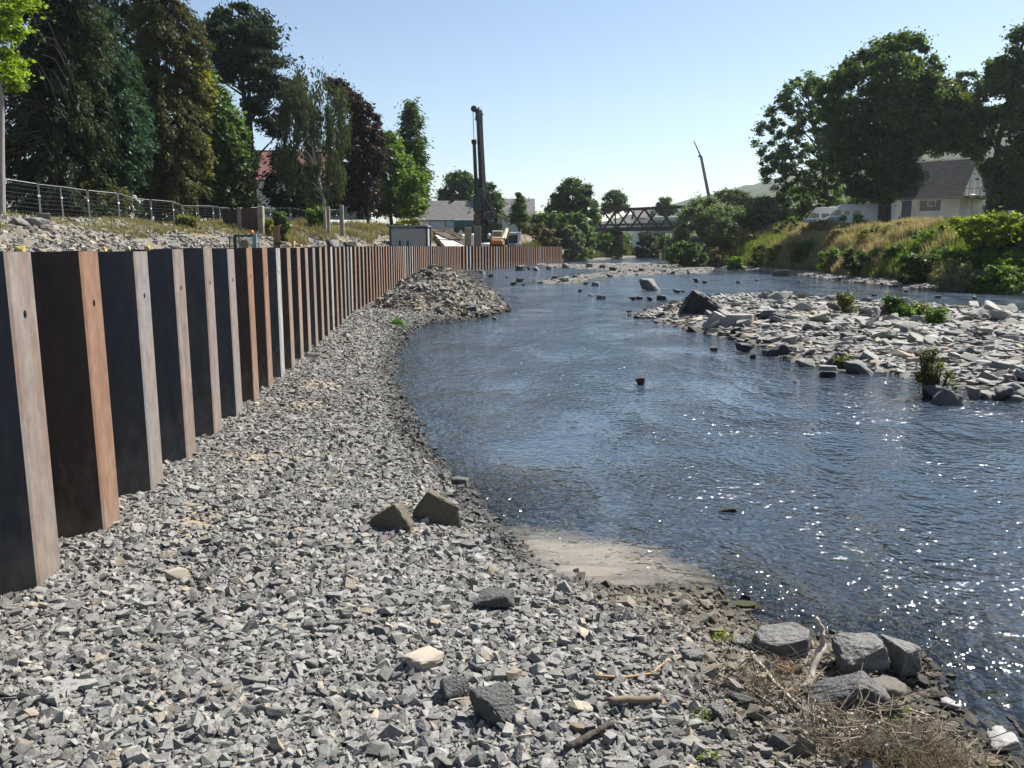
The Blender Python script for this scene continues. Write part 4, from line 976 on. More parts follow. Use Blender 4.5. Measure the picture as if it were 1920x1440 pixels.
tree('pine_tree', 'tall black pine with twin stems standing above the other trees', [(2,428,458),(25,402,490),(60,388,508),(100,388,514),(140,396,528),(168,425,542),(200,462,540),(232,495,534),(262,500,528)], 100, (474,405), 105, 30000, .3, 1.25, [(.016,.028,.022),(.03,.048,.034),(.05,.075,.045)], 8, 'plate', trunk=[(470,330),(462,220),(450,110),(440,30)], tr=.42, limbs=30)
mb = MB(); mb.tube([at(478,405,100.5), at(474,330,100.5), at(468,210,100.5), at(466,110,100.5)], [.38,.33,.26,.1], 8); mb.build('trunk', M_BARK, TREES[-1], world=True)
tree('conifer_tree', 'dark bushy conifer hiding the lower part of the white house', [(285,512,545),(320,502,590),(360,498,610),(404,500,612)], 101, (555,408), 70, 15000, .26, .9, G_BLACK, 9, 'cone', tr=.25)
tree('birch_tree', 'grey green birch with a white leaning trunk', [(147,552,592),(165,535,640),(200,520,654),(250,515,656),(300,518,650),(340,530,640),(378,548,625)], 95, (612,408), 120, 22000, .19, 1.0, G_BIRCH, 10, 'drape', trunk=[(606,370),(597,335),(585,270),(580,200)], tr=.2, bark=M_BIRCH, limbs=20)
tree('copper_beech_tree', 'purple black copper beech behind the birch', [(148,610,645),(180,622,668),(190,640,694),(215,650,712),(245,648,722),(300,632,716),(350,618,704),(398,612,692)], 107, (690,410), 130, 25000, .26, 1.0, G_COPPER, 11, tr=.2, trunk=[(690,350),(688,300),(680,220)])
tree('chestnut_tree', 'light green leafy tree at the foot of the tall cone shaped tree', [(250,708,738),(290,700,762),(330,692,798),(370,690,800),(404,700,786)], 116, (735,408), 100, 20000, .26, 1.0, G_LIGHT, 12, tr=.25)
tree('sequoia_tree', 'dark green tall cone shaped tree right of the copper beech', [(192,764,776),(220,755,786),(260,747,796),(300,738,798),(340,736,803),(380,740,806),(405,748,790)], 124, (772,410), 150, 30000, .26, .95, G_DARK, 13, 'cone', tr=.35)
tree('round_tree', 'round dark green tree behind the grey roofed hall', [(322,850,876),(335,832,890),(360,824,897),(395,826,895)], 195, (860,420), 55, 9000, .38, 1.5, G_MID, 14, tr=.4)
tree('maple_tree', 'green tree behind the cab of the drilling rig', [(345,905,920),(360,893,940),(390,893,946),(415,900,944)], 172, (918,425), 45, 8000, .34, 1.2, G_MID, 15, tr=.35)
tree('yew_tree', 'small dark cone shaped tree before the gabled house', [(360,971,977),(380,962,985),(400,956,990),(416,955,992)], 150, (973,420), 40, 7000, .26, .75, G_DARK, 16, 'cone', tr=.25)
tree('oak_tree', 'spreading green tree left of the truss bridge', [(337,1062,1084),(350,1040,1105),(375,1028,1120),(400,1022,1122),(428,1030,1112)], 172, (1075,440), 90, 14000, .34, 1.2, G_MID, 17, tr=.4)
tree('ash_tree', 'loose grey green tree behind the truss bridge', [(358,1146,1160),(372,1128,1180),(398,1122,1185)], 225, (1155,425), 40, 5000, .36, 1.2, G_MID, 18, tr=.3)
tree('ash_tree', 'small dark tree behind the right part of the truss bridge', [(371,1238,1255),(382,1230,1265),(402,1228,1268)], 235, (1248,425), 26, 3600, .36, 1.2, G_DARK, 19, tr=.3)
tree('oak_tree', 'broad olive tree behind the willow at the bridge end', [(357,1348,1384),(370,1335,1410),(398,1334,1416)], 205, (1375,420), 55, 8000, .36, 1.3, [(.05,.06,.02),(.075,.085,.028),(.1,.11,.035)], 20, tr=.4)
tree('horse_chestnut_tree', 'open crowned dark tree at the left of the right bank trees', [(135,1508,1540),(160,1470,1562),(200,1442,1590),(240,1426,1600),(290,1418,1600),(330,1420,1580),(365,1450,1575),(400,1480,1580)], 128, (1560,415), 150, 21000, .27, .95, G_DARK, 22, tr=.36, trunk=[(1545,330),(1530,250),(1515,180)], limbs=40)
tree('horse_chestnut_tree', 'massive dark chestnut in front of the damaged house', [(65,1682,1700),(80,1622,1736),(120,1580,1752),(150,1552,1752),(200,1540,1742),(260,1545,1724),(320,1560,1722),(372,1600,1690)], 100, (1655,418), 230, 48000, .27, 1.15, G_DARK, 23, tr=.5, trunk=[(1655,360),(1656,280),(1662,180)], limbs=30)
tree('horse_chestnut_tree', 'lighter green chestnut crown right of the massive one', [(142,1702,1748),(172,1696,1800),(212,1690,1826),(258,1690,1826),(284,1702,1815)], 101, (1667,416), 130, 24000, .25, 1.0, [(.035,.055,.015),(.06,.09,.02),(.10,.125,.03)], 24, tr=.25, limbs=20, trunk=[(1668,350),(1690,300),(1735,240)])
tree('maple_tree', 'thin green treetop showing between the chestnut and the right edge tree', [(135,1798,1832),(160,1786,1842),(200,1790,1836),(300,1800,1840),(380,1805,1840)], 128, (1818,410), 60, 9000, .28, .9, G_MID, 25, tr=.3)
tree('horse_chestnut_tree', 'tall dark tree at the right picture edge', [(30,1925,1970),(60,1905,1990),(100,1876,2000),(135,1850,2010),(180,1832,2010),(250,1818,2010),(310,1830,2010),(350,1850,2000),(388,1868,1990)], 100, (1852,410), 210, 42000, .28, 1.15, G_DARK, 26, tr=.42, trunk=[(1860,340),(1875,250),(1900,150)], limbs=24)
shrub('hedge', 'dark hedge closing the view behind the wooden shed', [(318,1800,2000),(370,1790,2000),(408,1800,2000)], 140, (1880,408), 90, 15000, .34, 1.2, G_BLACK, 27, cat='hedge')
shrub('hedge', 'dark undergrowth under the open crowned tree behind the motorhomes', [(350,1470,1650),(385,1440,1660),(412,1440,1660)], 142, (1560,412), 80, 13000, .32, 1.1, G_DARK, 28, cat='hedge')
# river side bushes
shrub('willow_bush', 'large grey green willow bush at the waterside before the bridge', [(372,1292,1330),(392,1285,1382),(420,1272,1396),(450,1256,1400),(480,1246,1390),(497,1256,1350)], 98, (1325,488), 120, 26000, .2, .85, G_SILVER, 30, cat='willow', flat=1.0)
shrub('willow_bush', 'silvery green bush right of the large willow', [(372,1412,1438),(388,1398,1470),(412,1392,1488),(436,1400,1478)], 124, (1440,436), 60, 10000, .24, .95, G_SILVER, 31, cat='bush')
shrub('bush', 'dark bush below the spreading tree at the left bridge end', [(402,1030,1098),(430,1026,1112),(455,1045,1120),(476,1058,1112)], 160, (1080,470), 60, 11000, .3, 1.1, G_DARK, 33)
shrub('willow_bush', 'silvery bush at the waterline behind the last sheet pile', [(425,1062,1082),(445,1060,1095),(478,1062,1100)], 152, (1078,478), 26, 5000, .24, .7, G_SILVER, 34)
shrub('bush', 'round dark bush under the middle of the bridge', [(436,1200,1220),(448,1192,1232),(474,1192,1235)], 190, (1213,474), 24, 4200, .3, .9, G_BLACK, 35)
shrub('bush', 'pale green bush under the left part of the bridge', [(440,1130,1152),(452,1105,1160),(474,1100,1170)], 185, (1135,474), 30, 4600, .3, .9, G_LIGHT, 36)
shrub('bush', 'olive bush right of the round dark bush under the bridge', [(448,1240,1262),(460,1232,1270),(476,1236,1270)], 180, (1252,474), 20, 3400, .28, .8, [(.08,.09,.03),(.12,.11,.04)], 37)
shrub('bush', 'dark bank of shrubs far under the bridge', [(436,1090,1290),(452,1085,1290),(470,1085,1290)], 262, (1190,466), 60, 8000, .45, 1.5, G_DARK, 38)
shrub('bush', 'dark rounded bush at the foot of the willow', [(455,1262,1300),(475,1252,1320),(500,1262,1310)], 90, (1285,500), 24, 5000, .18, .55, G_DARK, 39)
shrub('bush', 'low olive bush left of the golden grass at the waterline', [(440,1330,1380),(465,1310,1400),(492,1300,1380)], 86, (1345,494), 34, 6500, .17, .55, [(.10,.10,.035),(.15,.13,.05),(.06,.08,.02)], 40)
shrub('grass_tussock', 'small round green tussock on the far shore', [(484,1366,1388),(494,1362,1394),(506,1366,1392)], 80, (1378,506), 10, 2600, .14, .3, G_LIGHT, 41, cat='tussock')
shrub('bush', 'leafy green bush in the middle of the golden grass', [(452,1500,1535),(464,1482,1548),(480,1482,1545),(494,1490,1530)], 70, (1510,494), 30, 6000, .16, .5, G_LIGHT, 42)
shrub('bush', 'dark low bush beneath the right end of the golden grass', [(480,1690,1745),(505,1682,1750),(532,1690,1740)], 56, (1715,532), 30, 6500, .13, .38, G_MID, 43)
shrub('bush', 'dark low bush left of centre at the foot of the golden grass', [(466,1590,1660),(490,1580,1668),(508,1590,1655)], 62, (1622,506), 30, 6500, .14, .42, G_MID, 44)
shrub('knotweed_bush', 'bright yellow green knotweed bush at the right edge', [(402,1835,1900),(412,1802,1960),(432,1800,1990),(458,1820,1990),(470,1850,1990)], 62, (1890,480), 90, 17000, .16, .5, [(.10,.14,.015),(.17,.22,.02),(.25,.29,.035)], 45, depthf=.7)
shrub('bush', 'dark grey green bush below the yellow green knotweed', [(448,1830,1900),(470,1832,1905),(498,1845,1890)], 57, (1868,498), 30, 6500, .12, .38, G_BLUE, 46)
shrub('bush', 'pale flowering bush at the water before the right bank', [(498,1778,1820),(512,1756,1838),(545,1760,1836)], 50.5, (1795,546), 34, 5200, .085, .3, [(.13,.14,.06),(.30,.28,.20),(.09,.1,.04)], 47)
shrub('bush', 'low yellow green plants along the water at the right edge', [(500,1850,1990),(522,1842,1990),(548,1846,1990)], 50, (1900,548), 50, 9000, .11, .35, G_LIGHT, 48)
shrub('bush', 'fresh green weeds behind the pale flowering bush', [(470,1760,1850),(490,1770,1990),(512,1830,1990)], 55, (1850,512), 60, 11000, .12, .4, G_LIGHT, 49)
shrub('bush', 'tangled green bush rising from the golden grass near the house', [(405,1380,1420),(420,1385,1440),(445,1400,1440)], 88, (1420,446), 24, 4200, .16, .5, G_MID, 50)
for i, (px, py, w, h, pal, lab) in enumerate([
    (1345,500,46,34,'O','reddish brown topped weed clump at the foot of the willow'), (1425,498,40,40,'M','rounded green weed clump right of the small tussock'), (1455,492,36,34,'L','light green weed clump left of the middle dark bush'),
    (1560,508,50,44,'L','yellow green weed clump before the golden grass'), (1575,470,60,40,'Y','straw coloured weed clump high on the bank'), (1640,470,70,44,'O','olive weed clump in the golden grass below the chestnut trunk'),
    (1676,500,44,40,'M','green weed clump between two dark low bushes'), (1740,476,70,46,'L','bright green weed clump left of the knotweed'), (1770,505,60,46,'M','green weed clump behind the dark low bush at the water'),
    (1690,455,70,40,'Y','pale straw weed clump below the house'), (1530,450,60,36,'Y','pale straw weed clump above the middle dark bush'), (1600,438,60,34,'M','green weed clump below the motorhome'),
    (1790,450,60,40,'O','olive weed clump under the lamp'), (1400,470,44,40,'Y','straw coloured weed clump right of the willow'), (1480,440,50,34,'M','leafy weed clump left of the motorhomes')]):
    gg = gnd(px, py)
    if gg is None: continue
    m = gg[1]/(F*.985); pal = {'O':[(.09,.10,.035),(.15,.15,.05),(.2,.18,.08)],'M':[(.05,.09,.02),(.09,.14,.03),(.14,.19,.045)],'L':G_LIGHT,'Y':[(.12,.12,.04),(.22,.18,.08),(.30,.24,.12)]}[pal]
    shrub('weed_clump', lab, [(py-h, px-w*.25, px+w*.25), (py-h*.55, px-w*.5, px+w*.5), (py, px-w*.5, px+w*.5)], gg[1], (px, py), 11, 2000, .10*gg[1]/65, h*m*.24, pal, 300+i, cat='weeds', stems=6)
# plants of island and gravel
shrub('water_plant', 'leggy brown green plant standing in the water at the island edge', [(650,1738,1750),(675,1718,1765),(700,1715,1790),(728,1728,1785)], 16.6, (1748,744), 26, 1300, .035, .16, [(.05,.06,.02),(.10,.11,.03),(.09,.05,.03)], 51, cat='plant', stems=22)
for i, (rows, Y, base, cols, lab) in enumerate([
    ([(556,1662,1686),(572,1660,1700),(584,1664,1696)], 40, (1680,590), G_MID, 'dark green leafy plant on the island, leftmost of the cluster'),
    ([(574,1686,1706),(590,1684,1710)], 36, (1696,596), G_LIGHT, 'small yellow green plant right of the dark leafy island plant'),
    ([(578,1738,1770),(592,1736,1776),(606,1744,1768)], 34, (1755,608), G_LIGHT, 'bright green plant at the right of the island cluster'),
    ([(550,1566,1600),(570,1566,1606),(582,1572,1600)], 38, (1586,586), [(.08,.1,.03),(.14,.15,.05)], 'thin olive plant on the far side of the island'),
    ([(572,1710,1740),(586,1712,1742)], 38, (1726,592), [(.08,.1,.03),(.14,.13,.05)], 'low brownish plant between the two green island plants'),
    ([(672,1572,1592),(686,1570,1596)], 21, (1584,690), [(.12,.14,.03),(.1,.1,.03)], 'tiny plant beside the stacked plates'),
    ([(600,728,752),(616,726,758),(632,730,754)], 28.5, (742,634), G_LIGHT, 'bright green weed at the water left of the rubble heap')]):
    shrub('weed_plant', lab, rows, Y, base, 10, 900, .055*Y/34 + .01, .01*Y*.9, cols, 60+i, cat='plant', stems=6)
# plants of the soil slope, left
shrub('bush', 'dark green sapling on the soil slope above the rusty post', [(398,515,535),(410,508,542),(424,514,540),(436,522,536)], 74, (528,440), 18, 2600, .13, .35, G_MID, 70)
shrub('bush', 'bright green bush on the slope before the far fence', [(388,584,604),(400,578,610),(414,580,608)], 88, (594,418), 16, 2600, .15, .45, G_LIGHT, 71)
shrub('bush', 'yellow green weed tuft beside the old gate', [(412,494,508),(424,492,514),(436,496,512)], 72, (503,438), 10, 1600, .11, .3, G_YEL, 72)
shrub('bush', 'tall green weed clump before the mesh fence', [(408,335,362),(424,326,368),(438,328,366)], 64, (346,438), 16, 3000, .12, .35, [(.1,.12,.03),(.17,.17,.06)], 73)
shrub('bush', 'weeds on the crest right of the far fence near the container', [(412,760,785),(424,735,790)], 100, (762,428), 18, 2400, .16, .4, G_YEL, 74)
shrub('bush', 'olive shrub under the cypress at the fence', [(340,150,200),(375,120,240),(412,100,250)], 63, (180,412), 34, 6000, .18, .6, G_OLIVE, 75)
shrub('bush', 'dark bush on the bank behind the excavator with the orange rear', [(420,960,1020),(440,985,1045),(455,1010,1055)], 150, (1000,440), 26, 4000, .24, .7, [(.07,.08,.03),(.12,.1,.05)], 76)
shrub('bush', 'green bush left of the spreading tree beyond the bank', [(400,1000,1030),(425,995,1050),(445,1010,1060)], 165, (1025,440), 30, 5000, .28, .9, G_DARK, 77)

# ------------------------------------------------------------------ grass
def blades(name, x, y, h, w, cols_base, cols_tip, seed, label, lean=.35):
    r = np.random.default_rng(seed); n = len(x); z = height(x, y)
    a = r.uniform(0, 6.28, n); sx, sy = np.cos(a)*w, np.sin(a)*w
    b = r.uniform(0, 6.28, n); lx, ly = np.cos(b)*h*lean*r.random(n) - .1*h, np.sin(b)*h*lean*r.random(n)
    V = np.empty((n, 5, 3)); z = z - .03
    V[:, 0] = np.stack([x-sx, y-sy, z], 1); V[:, 1] = np.stack([x+sx, y+sy, z], 1)
    V[:, 2] = np.stack([x+lx*.4+sx*.9, y+ly*.4+sy*.9, z+h*.6], 1); V[:, 3] = np.stack([x+lx*.4-sx*.9, y+ly*.4-sy*.9, z+h*.6], 1)
    V[:, 4] = np.stack([x+lx, y+ly, z+h], 1)
    k = np.arange(n)*5
    Fc = np.concatenate([np.stack([k, k+1, k+2], 1), np.stack([k, k+2, k+3], 1), np.stack([k+3, k+2, k+4], 1)])
    C = np.empty((n, 5, 3)); C[:, 0] = cols_base; C[:, 1] = cols_base; C[:, 4] = cols_tip
    C[:, 2] = cols_base*.35 + cols_tip*.65; C[:, 3] = C[:, 2]
    o = np_mesh(name, V.reshape(-1, 3), Fc, M_GRASS, C.reshape(-1, 3)); tag(o, label, kind='stuff'); return o
def pick(r, n, a, b): 
    t = r.random((n, 1)); return np.array(a) + (np.array(b)-np.array(a))*t
r = np.random.default_rng(81); N_ = 1000000
y = 46*(122/46.)**r.random(N_); x = y*(.14 + .56*r.random(N_))
dR = sdist(np.stack([x, y], 1), POLY_R)
kp = (dR > 1.9) & (dR < 44); kp &= r.random(N_) < np.clip((dR-1.4)/2, .1, 1)
x, y, dR = x[kp], y[kp], dR[kp]; n = len(x)
golden = sst(.40, .64, vnoise(x, y, .16, 3)*.6 + .4*vnoise(x, y, .6, 7) + .22*sst(4, 9, dR) - .28*sst(.46, .56, x/y)); isg = r.random(n) < golden*.92
clumpy = vnoise(x, y, .9, 12); h = np.where(isg, r.uniform(.65, 1.25, n), r.uniform(.4, 1.0, n))*(.4+.9*clumpy)*np.clip(dR/3.0, .35, 1.15)*(1+.35*sst(9, 5, dR))*1.0*(1-.72*sst(9, 16, dR)*sst(.22, .28, x/y))
cb = np.where(isg[:, None], pick(r, n, (.09,.115,.03), (.17,.17,.055)), pick(r, n, (.05,.085,.018), (.09,.14,.03)))
ct = np.where(isg[:, None], pick(r, n, (.30,.235,.12), (.44,.36,.21)), pick(r, n, (.13,.19,.035), (.26,.28,.06)))
blades('grass', x, y, h, np.where(isg, .034, .036), cb, ct, 82, 'tall grass, golden and green, covering the right river bank')
print('grass', n)
# dry grass of the left crest
r = np.random.default_rng(83); N_ = 260000
y = 36*(150/36.)**r.random(N_); x = -34 + 36*r.random(N_)
P = np.stack([x, y], 1); eP = sdist(P, POLY_P); dW = sdist(P, POLY_W)
kp = (eP > -2.6 - 3.5*vnoise(x, y, .3, 15)*sst(60, 78, y)) & (eP < 9) & (dW > 2) & (r.random(N_) < sst(.3, .6, vnoise(x, y, .35, 14)+.15*sst(66, 76, y)))
x, y = x[kp], y[kp]; n = len(x); h = r.uniform(.2, .75, n)*(.5+.9*vnoise(x, y, .5, 16))*(.55+.75*sst(66, 78, y)); isg = r.random(n) < .62
cb = pick(r, n, (.08,.09,.03), (.14,.12,.05)); ct = np.where(isg[:, None], pick(r, n, (.28,.22,.11), (.38,.31,.18)), pick(r, n, (.12,.15,.03), (.2,.2,.05)))
blades('dry_grass', x, y, h, np.full(n, .024), cb, ct, 84, 'dry grass and weeds along the crest of the left bank')
# low green cover beyond the last sheet pile and below the bridge
r = np.random.default_rng(85); N_ = 120000
y = 140*(300/140.)**r.random(N_); x = -2 + 75*r.random(N_); P = np.stack([x, y], 1)
d1, d2 = sdist(P, POLY_L), sdist(P, POLY_W); kp = (d1 > 2) & (d1 < 22) & (d2 < 6); x, y = x[kp], y[kp]; n = len(x)
h = r.uniform(.5, 1.8, n); cb = pick(r, n, (.03,.055,.015), (.06,.08,.02)); ct = pick(r, n, (.07,.11,.025), (.24,.22,.08))
blades('bank_scrub', x, y, h, np.full(n, .05), cb, ct, 86, 'rough scrub on the bank between the last pile and the bridge')
# ------------------------------------------------------------------ built things
def bx(mb, x0, x1, y0, y1, Y, dep):
    """box whose front at distance Y fills the given picture rectangle"""
    a = at(x0, (y0+y1)/2, Y); b = at(x1, (y0+y1)/2, Y); c = at((x0+x1)/2, y0, Y); d = at((x0+x1)/2, y1, Y)
    mb.b2(a[0], b[0], Y, Y+dep, d[2], c[2]); return mb
def part(name, m, parent, *boxes, bevel=0):
    mb = MB()
    for b in boxes: bx(mb, *b)
    return mb.build(name, m, parent, world=True, bevel=bevel)
def base_thing(name, label, cat, px, py, Y, group=None):
    b = at(px, py, Y); return thing(name, label, cat, (b[0], Y, hgt(b[0], Y)), group=group)
M_CONC = mat('old_concrete', (.26,.235,.195), rough=.9, var=.25, vscale=3, bump=.01, second=(.15,.13,.1), sscale=2, samt=.6)
M_RUST = mat('rusted_plate', (.055,.034,.024), rough=.75, var=.25, vscale=3, second=(.09,.05,.03), sscale=2)
M_DKMET = mat('dark_machine_paint', (.018,.02,.024), rough=.5, var=.2)
M_GREENM = mat('dark_green_machine_paint', (.012,.04,.03), rough=.45, var=.25)
M_GLASS = glass_mat('dark_window_glass')
M_WHITE = mat('white_paint', (.55,.55,.53), rough=.5, var=.08)
M_CREAM = mat('cream_paint', (.5,.45,.3), rough=.45, var=.08)
M_ORANGE = mat('orange_paint', (.45,.15,.04), rough=.45, var=.12)
M_TRACK = mat('rubber_track', (.03,.028,.025), rough=.9, var=.3)
M_WOOD = mat('sawn_timber', (.32,.22,.12), rough=.85, var=.2, stretch=(1,4,4))
M_SLATE = mat('slate_roof', (.12,.115,.11), rough=.85, var=.3, vscale=1.6, bump=.02, bscale=6)
M_REDROOF = mat('red_tile_roof', (.15,.06,.05), rough=.85, var=.25, vscale=2, bump=.03, bscale=5)
M_RENDER = mat('white_wall_render', (.72,.72,.70), rough=.9, var=.1, vscale=1)
M_MUDWALL = mat('flood_stained_render', (.72,.70,.66), rough=.9, var=.12, vscale=1.2, second=(.46,.41,.33), sscale=.6, samt=.7, sthr=.52)

# gate post with the rusted plate, left bank
t = base_thing('gate', 'rusted steel plate held between two concrete posts on the soil crest', 'gate', 466, 432, 71)
part('concrete_post', M_CONC, t, (444.5, 452.5, 389, 436, 71, .5), bevel=.04)
part('concrete_post', M_CONC, t, (482.5, 493, 386, 440, 71, .6), bevel=.05)
part('steel_plate', M_RUST, t, (452, 483, 390, 438, 71.1, .05))
t = tag(part('stone_wall', mat('dark_stone_wall', (.05,.045,.038), rough=.95, var=.4, vscale=2.5, bump=.05, bscale=4), None, (418, 445, 396, 434, 72, .4)), 'dark old stone wall stub left of the rusted gate plate', 'wall')
t = base_thing('steel_post', 'rusty steel beam post standing on the soil below the sapling', 'post', 518, 455, 47)
b = at(518, 460, 47); mb = MB(); z1 = at(518, 425, 47)[2]; z0 = b[2]-.6
mb.b2(b[0]-.15, b[0]+.15, 47, 47.03, z0, z1); mb.b2(b[0]-.15, b[0]+.15, 47.25, 47.28, z0, z1); mb.b2(b[0]-.012, b[0]+.012, 47.03, 47.25, z0, z1)
mb.build('beam', STEEL['rust'], t, world=True)
mb = MB(); bx(mb, 513, 528, 454, 458.5, 46.6, .9); mb.build('base_plate', M_DKMET, t, world=True)
for i, (x0, x1, y0, y1, lab) in enumerate([(553, 564, 458, 463, 'short sawn timber baulk lying behind the wall top'), (546, 551, 452, 464, 'upright timber offcut beside the lying baulk'), (528, 545, 460, 464, 'long low timber left of the upright offcut')]):
    mb = MB(); bx(mb, x0, x1, y0, y1, 42+i*.4, .4); o = mb.build('timber', M_WOOD, None, bevel=.01); tag(o, lab, 'timber')
for i, (x0, x1, y0, y1, Y, lab) in enumerate([(612, 618, 387, 428, 84, 'thin weathered concrete post before the birch trunk, left one of a pair'), (637, 644, 384, 436, 82, 'tall weathered concrete post right of the birch, beside dark rubble'), (606, 611, 392, 424, 85, 'short broken concrete post at the birch foot')]):
    mb = MB(); bx(mb, x0, x1, y0, y1+6, Y, .3); o = mb.build('concrete_post', M_CONC, None, bevel=.03); tag(o, lab, 'post')
for px, py, w, h_, k, lab in [(625, 432, 34, 20, 0, 'dark block of broken masonry between the two concrete posts'), (656, 436, 24, 22, 3, 'dark square block of masonry right of the tall concrete post'), (648, 438, 14, 10, 2, 'small broken masonry lump at the foot of the tall concrete post')]:
    g = at(px, py, 80); w2 = w/2*80/1530; o = bpy.data.objects.new('masonry_block', ROCKM[('block', k)]); link(o); o.location = (g[0], 80, hgt(g[0], 80) + h_*.4*80/1530); o.scale = (w2, w2*.8, h_*.55*80/1530); o.material_slots[0].link = 'OBJECT'; o.material_slots[0].material = M_DARKROCK; tag(o, lab, 'rubble block')
for px, py, w, h_, k, lab in [(60, 426, 44, 20, 2, 'grey boulder among dry grass on the left crest'), (74, 424, 30, 26, 0, 'pale square boulder at the crest before the second fence panel'), (28, 424, 34, 14, 3, 'low grey rock at the far left of the soil crest')]:
    put_rock(px, py, w, h_, 'block', k, lab, M_ROCK, rz=px*3, name='boulder')
# cab of a digger showing above the wall
t = base_thing('digger', 'small digger cab with an orange beacon behind the wall top', 'digger', 460, 470, 41)
Y = 41
part('roof', M_DKMET, t, (437, 476, 440, 443.5, Y, 1.3), bevel=.03)
part('cab_post', mat('blue_grey_paint', (.12,.19,.21), rough=.4), t, (474, 481, 438.5, 490, Y-.1, .2)); 
part('cab_post', M_DKMET, t, (438, 443, 443, 490, Y, .12)); part('cab_post', M_DKMET, t, (430, 431.5, 444, 490, Y+1.0, .1)); part('cab_post', M_DKMET, t, (447.5, 449.5, 443, 490, Y+1.2, .1))
part('seat', M_DKMET, t, (449, 461, 450, 475, Y+.5, .5), bevel=.08)
part('body', MATS['blue_grey_paint'], t, (428, 486, 480, 510, Y-.2, 1.8), bevel=.1)
mb = MB(); b = at(472.5, 440, Y); mb.tube([b, b+np.array([0,0,.08]), b+np.array([0,0,.17]), b+np.array([0,0,.22])], [.09,.1,.09,.03], 10); mb.build('beacon', M_ORANGE, t, world=True, smooth=True)
part('crawler', M_TRACK, t, (424, 446, 505, 540, Y-.2, 2.2), bevel=.1); part('crawler', M_TRACK, t, (470, 492, 505, 540, Y-.2, 2.2), bevel=.1)
g = bpy.data.materials.new('clear_glass'); nt = nodes_of(g); o_ = nt.nodes.new('ShaderNodeOutputMaterial'); a_ = nt.nodes.new('ShaderNodeBsdfTransparent'); a_.inputs[0].default_value = (.72,.8,.76,1); b_ = nt.nodes.new('ShaderNodeBsdfGlossy'); b_.inputs['Roughness'].default_value = .03; m_ = nt.nodes.new('ShaderNodeMixShader'); m_.inputs[0].default_value = .08
nt.links.new(a_.outputs[0], m_.inputs[1]); nt.links.new(b_.outputs[0], m_.inputs[2]); nt.links.new(m_.outputs[0], o_.inputs[0]); M_CLEAR = g
part('window', M_CLEAR, t, (431.5, 438, 445, 480, Y+.05, .012), (443, 474, 444, 480, Y+.05, .012))

# site container
t = base_thing('container', 'grey site container with dark corner posts and a blue sign strip', 'container', 767, 470, 78)
M_CONTG = mat('grey_container_panel', (.30,.30,.285), rough=.6, var=.05, vscale=.8)
Y = 78; a = at(733.5, 440, Y); b = at(799, 440, Y); zt = at(760, 423.5, Y)[2]; zb = hgt((a[0]+b[0])/2, Y); D = 3.4
mb = MB(); mb.b2(a[0], b[0], Y+.06, Y+D-.06, zb+.12, zt-.08)
for k in range(14): mb.b2(a[0]+.2+k*.225, a[0]+.29+k*.225, Y+.035, Y+.06, zb+.2, zt-.36)
mb.build('wall', M_CONTG, t, world=True)
for x in (a[0]-.09, b[0]+.05):
    for yy in (Y, Y+D-.18):
        mb = MB(); mb.b2(x-.09, x+.09, yy, yy+.18, zb, zt); mb.build('corner_post', M_DKMET, t, world=True, bevel=.015)
mb = MB(); mb.b2(a[0]-.18, b[0]+.14, Y-.005, Y+D, zt-.04, zt+.06); mb.build('roof', mat('grey_roof_sheet', (.3,.3,.29), rough=.5), t, world=True)
mb = MB(); mb.b2(a[0], b[0]-.05, Y-.004, Y+.05, zt-.26, zt-.045); sg = mb.build('sign_strip', mat('dark_blue_sign', (.012,.012,.035), rough=.5), t, world=True)
mb = MB(); q = a[0]+.12; rr2 = random.Random(3)
for k in range(26):
    w = rr2.choice([.05,.06,.065]);
    if k in (9, 17): q += .09
    h0 = zt-.21; hs = .1
    mb.b2(q, q+.014, Y-.008, Y-.004, h0, h0+hs); mb.b2(q+w-.014, q+w, Y-.008, Y-.004, h0, h0+hs*rr2.choice([.5, 1]))
    c_ = rr2.choice([.0, .42, .85]); mb.b2(q+.014, q+w-.014, Y-.0075, Y-.0045, h0+hs*c_, h0+hs*(c_+.15))
    q += w + .018
mb.build('lettering', mat('pale_lettering', (.4,.4,.42), rough=.6), t, world=True)
part('slot', M_DKMET, t, (748, 751.5, 451, 467, Y-.03, .07)); part('slot', M_DKMET, t, (763, 766.3, 451, 467, Y-.03, .07))

# drilling rig
t = base_thing('drilling_rig', 'tall dark drilling rig with a slim mast and hanging kelly bar', 'drilling rig', 908, 458, 118)
Y = 118
mb = MB(); mb.tube([at(907, 462, Y), at(905.5, 360, Y), at(898.5, 222, Y)], [.56, .50, .42], 4); mb.build('mast', M_DKMET, t, world=True)
mb = MB()
for k in range(22):
    f = k/22; p = at(906.5-7.5*f, 440-215*f, Y-.55); mb.box(p, (.6, .06, .12))
mb.build('mast_rail', mat('mast_grey', (.06,.06,.065), rough=.5), t, world=True)
mb = MB(); mb.tube([at(898, 226, Y), at(898, 206, Y), at(899, 201, Y)], [.55, .42, .12], 4); mb.tube([at(897, 214, Y), at(890, 203, Y)], .28, 5); mb.tube([at(899, 216, Y), at(906, 214, Y)], .14, 5)
b = at(888.5, 204, Y); mb.cyl(b+np.array([0, -.2, 0]), b+np.array([0, .2, 0]), .42, 14); mb.build('mast_head', M_DKMET, t, world=True)
mb = MB(); mb.cyl(at(887, 205, Y), at(888.5, 264, Y), .045, 5); mb.cyl(at(909.5, 345, Y+1), at(928, 402, Y+1), .05, 5); mb.cyl(at(904, 215, Y), at(910, 345, Y), .04, 5); mb.build('rope', mat('steel_rope', (.12,.12,.13), rough=.5, metal=.3), t, world=True)
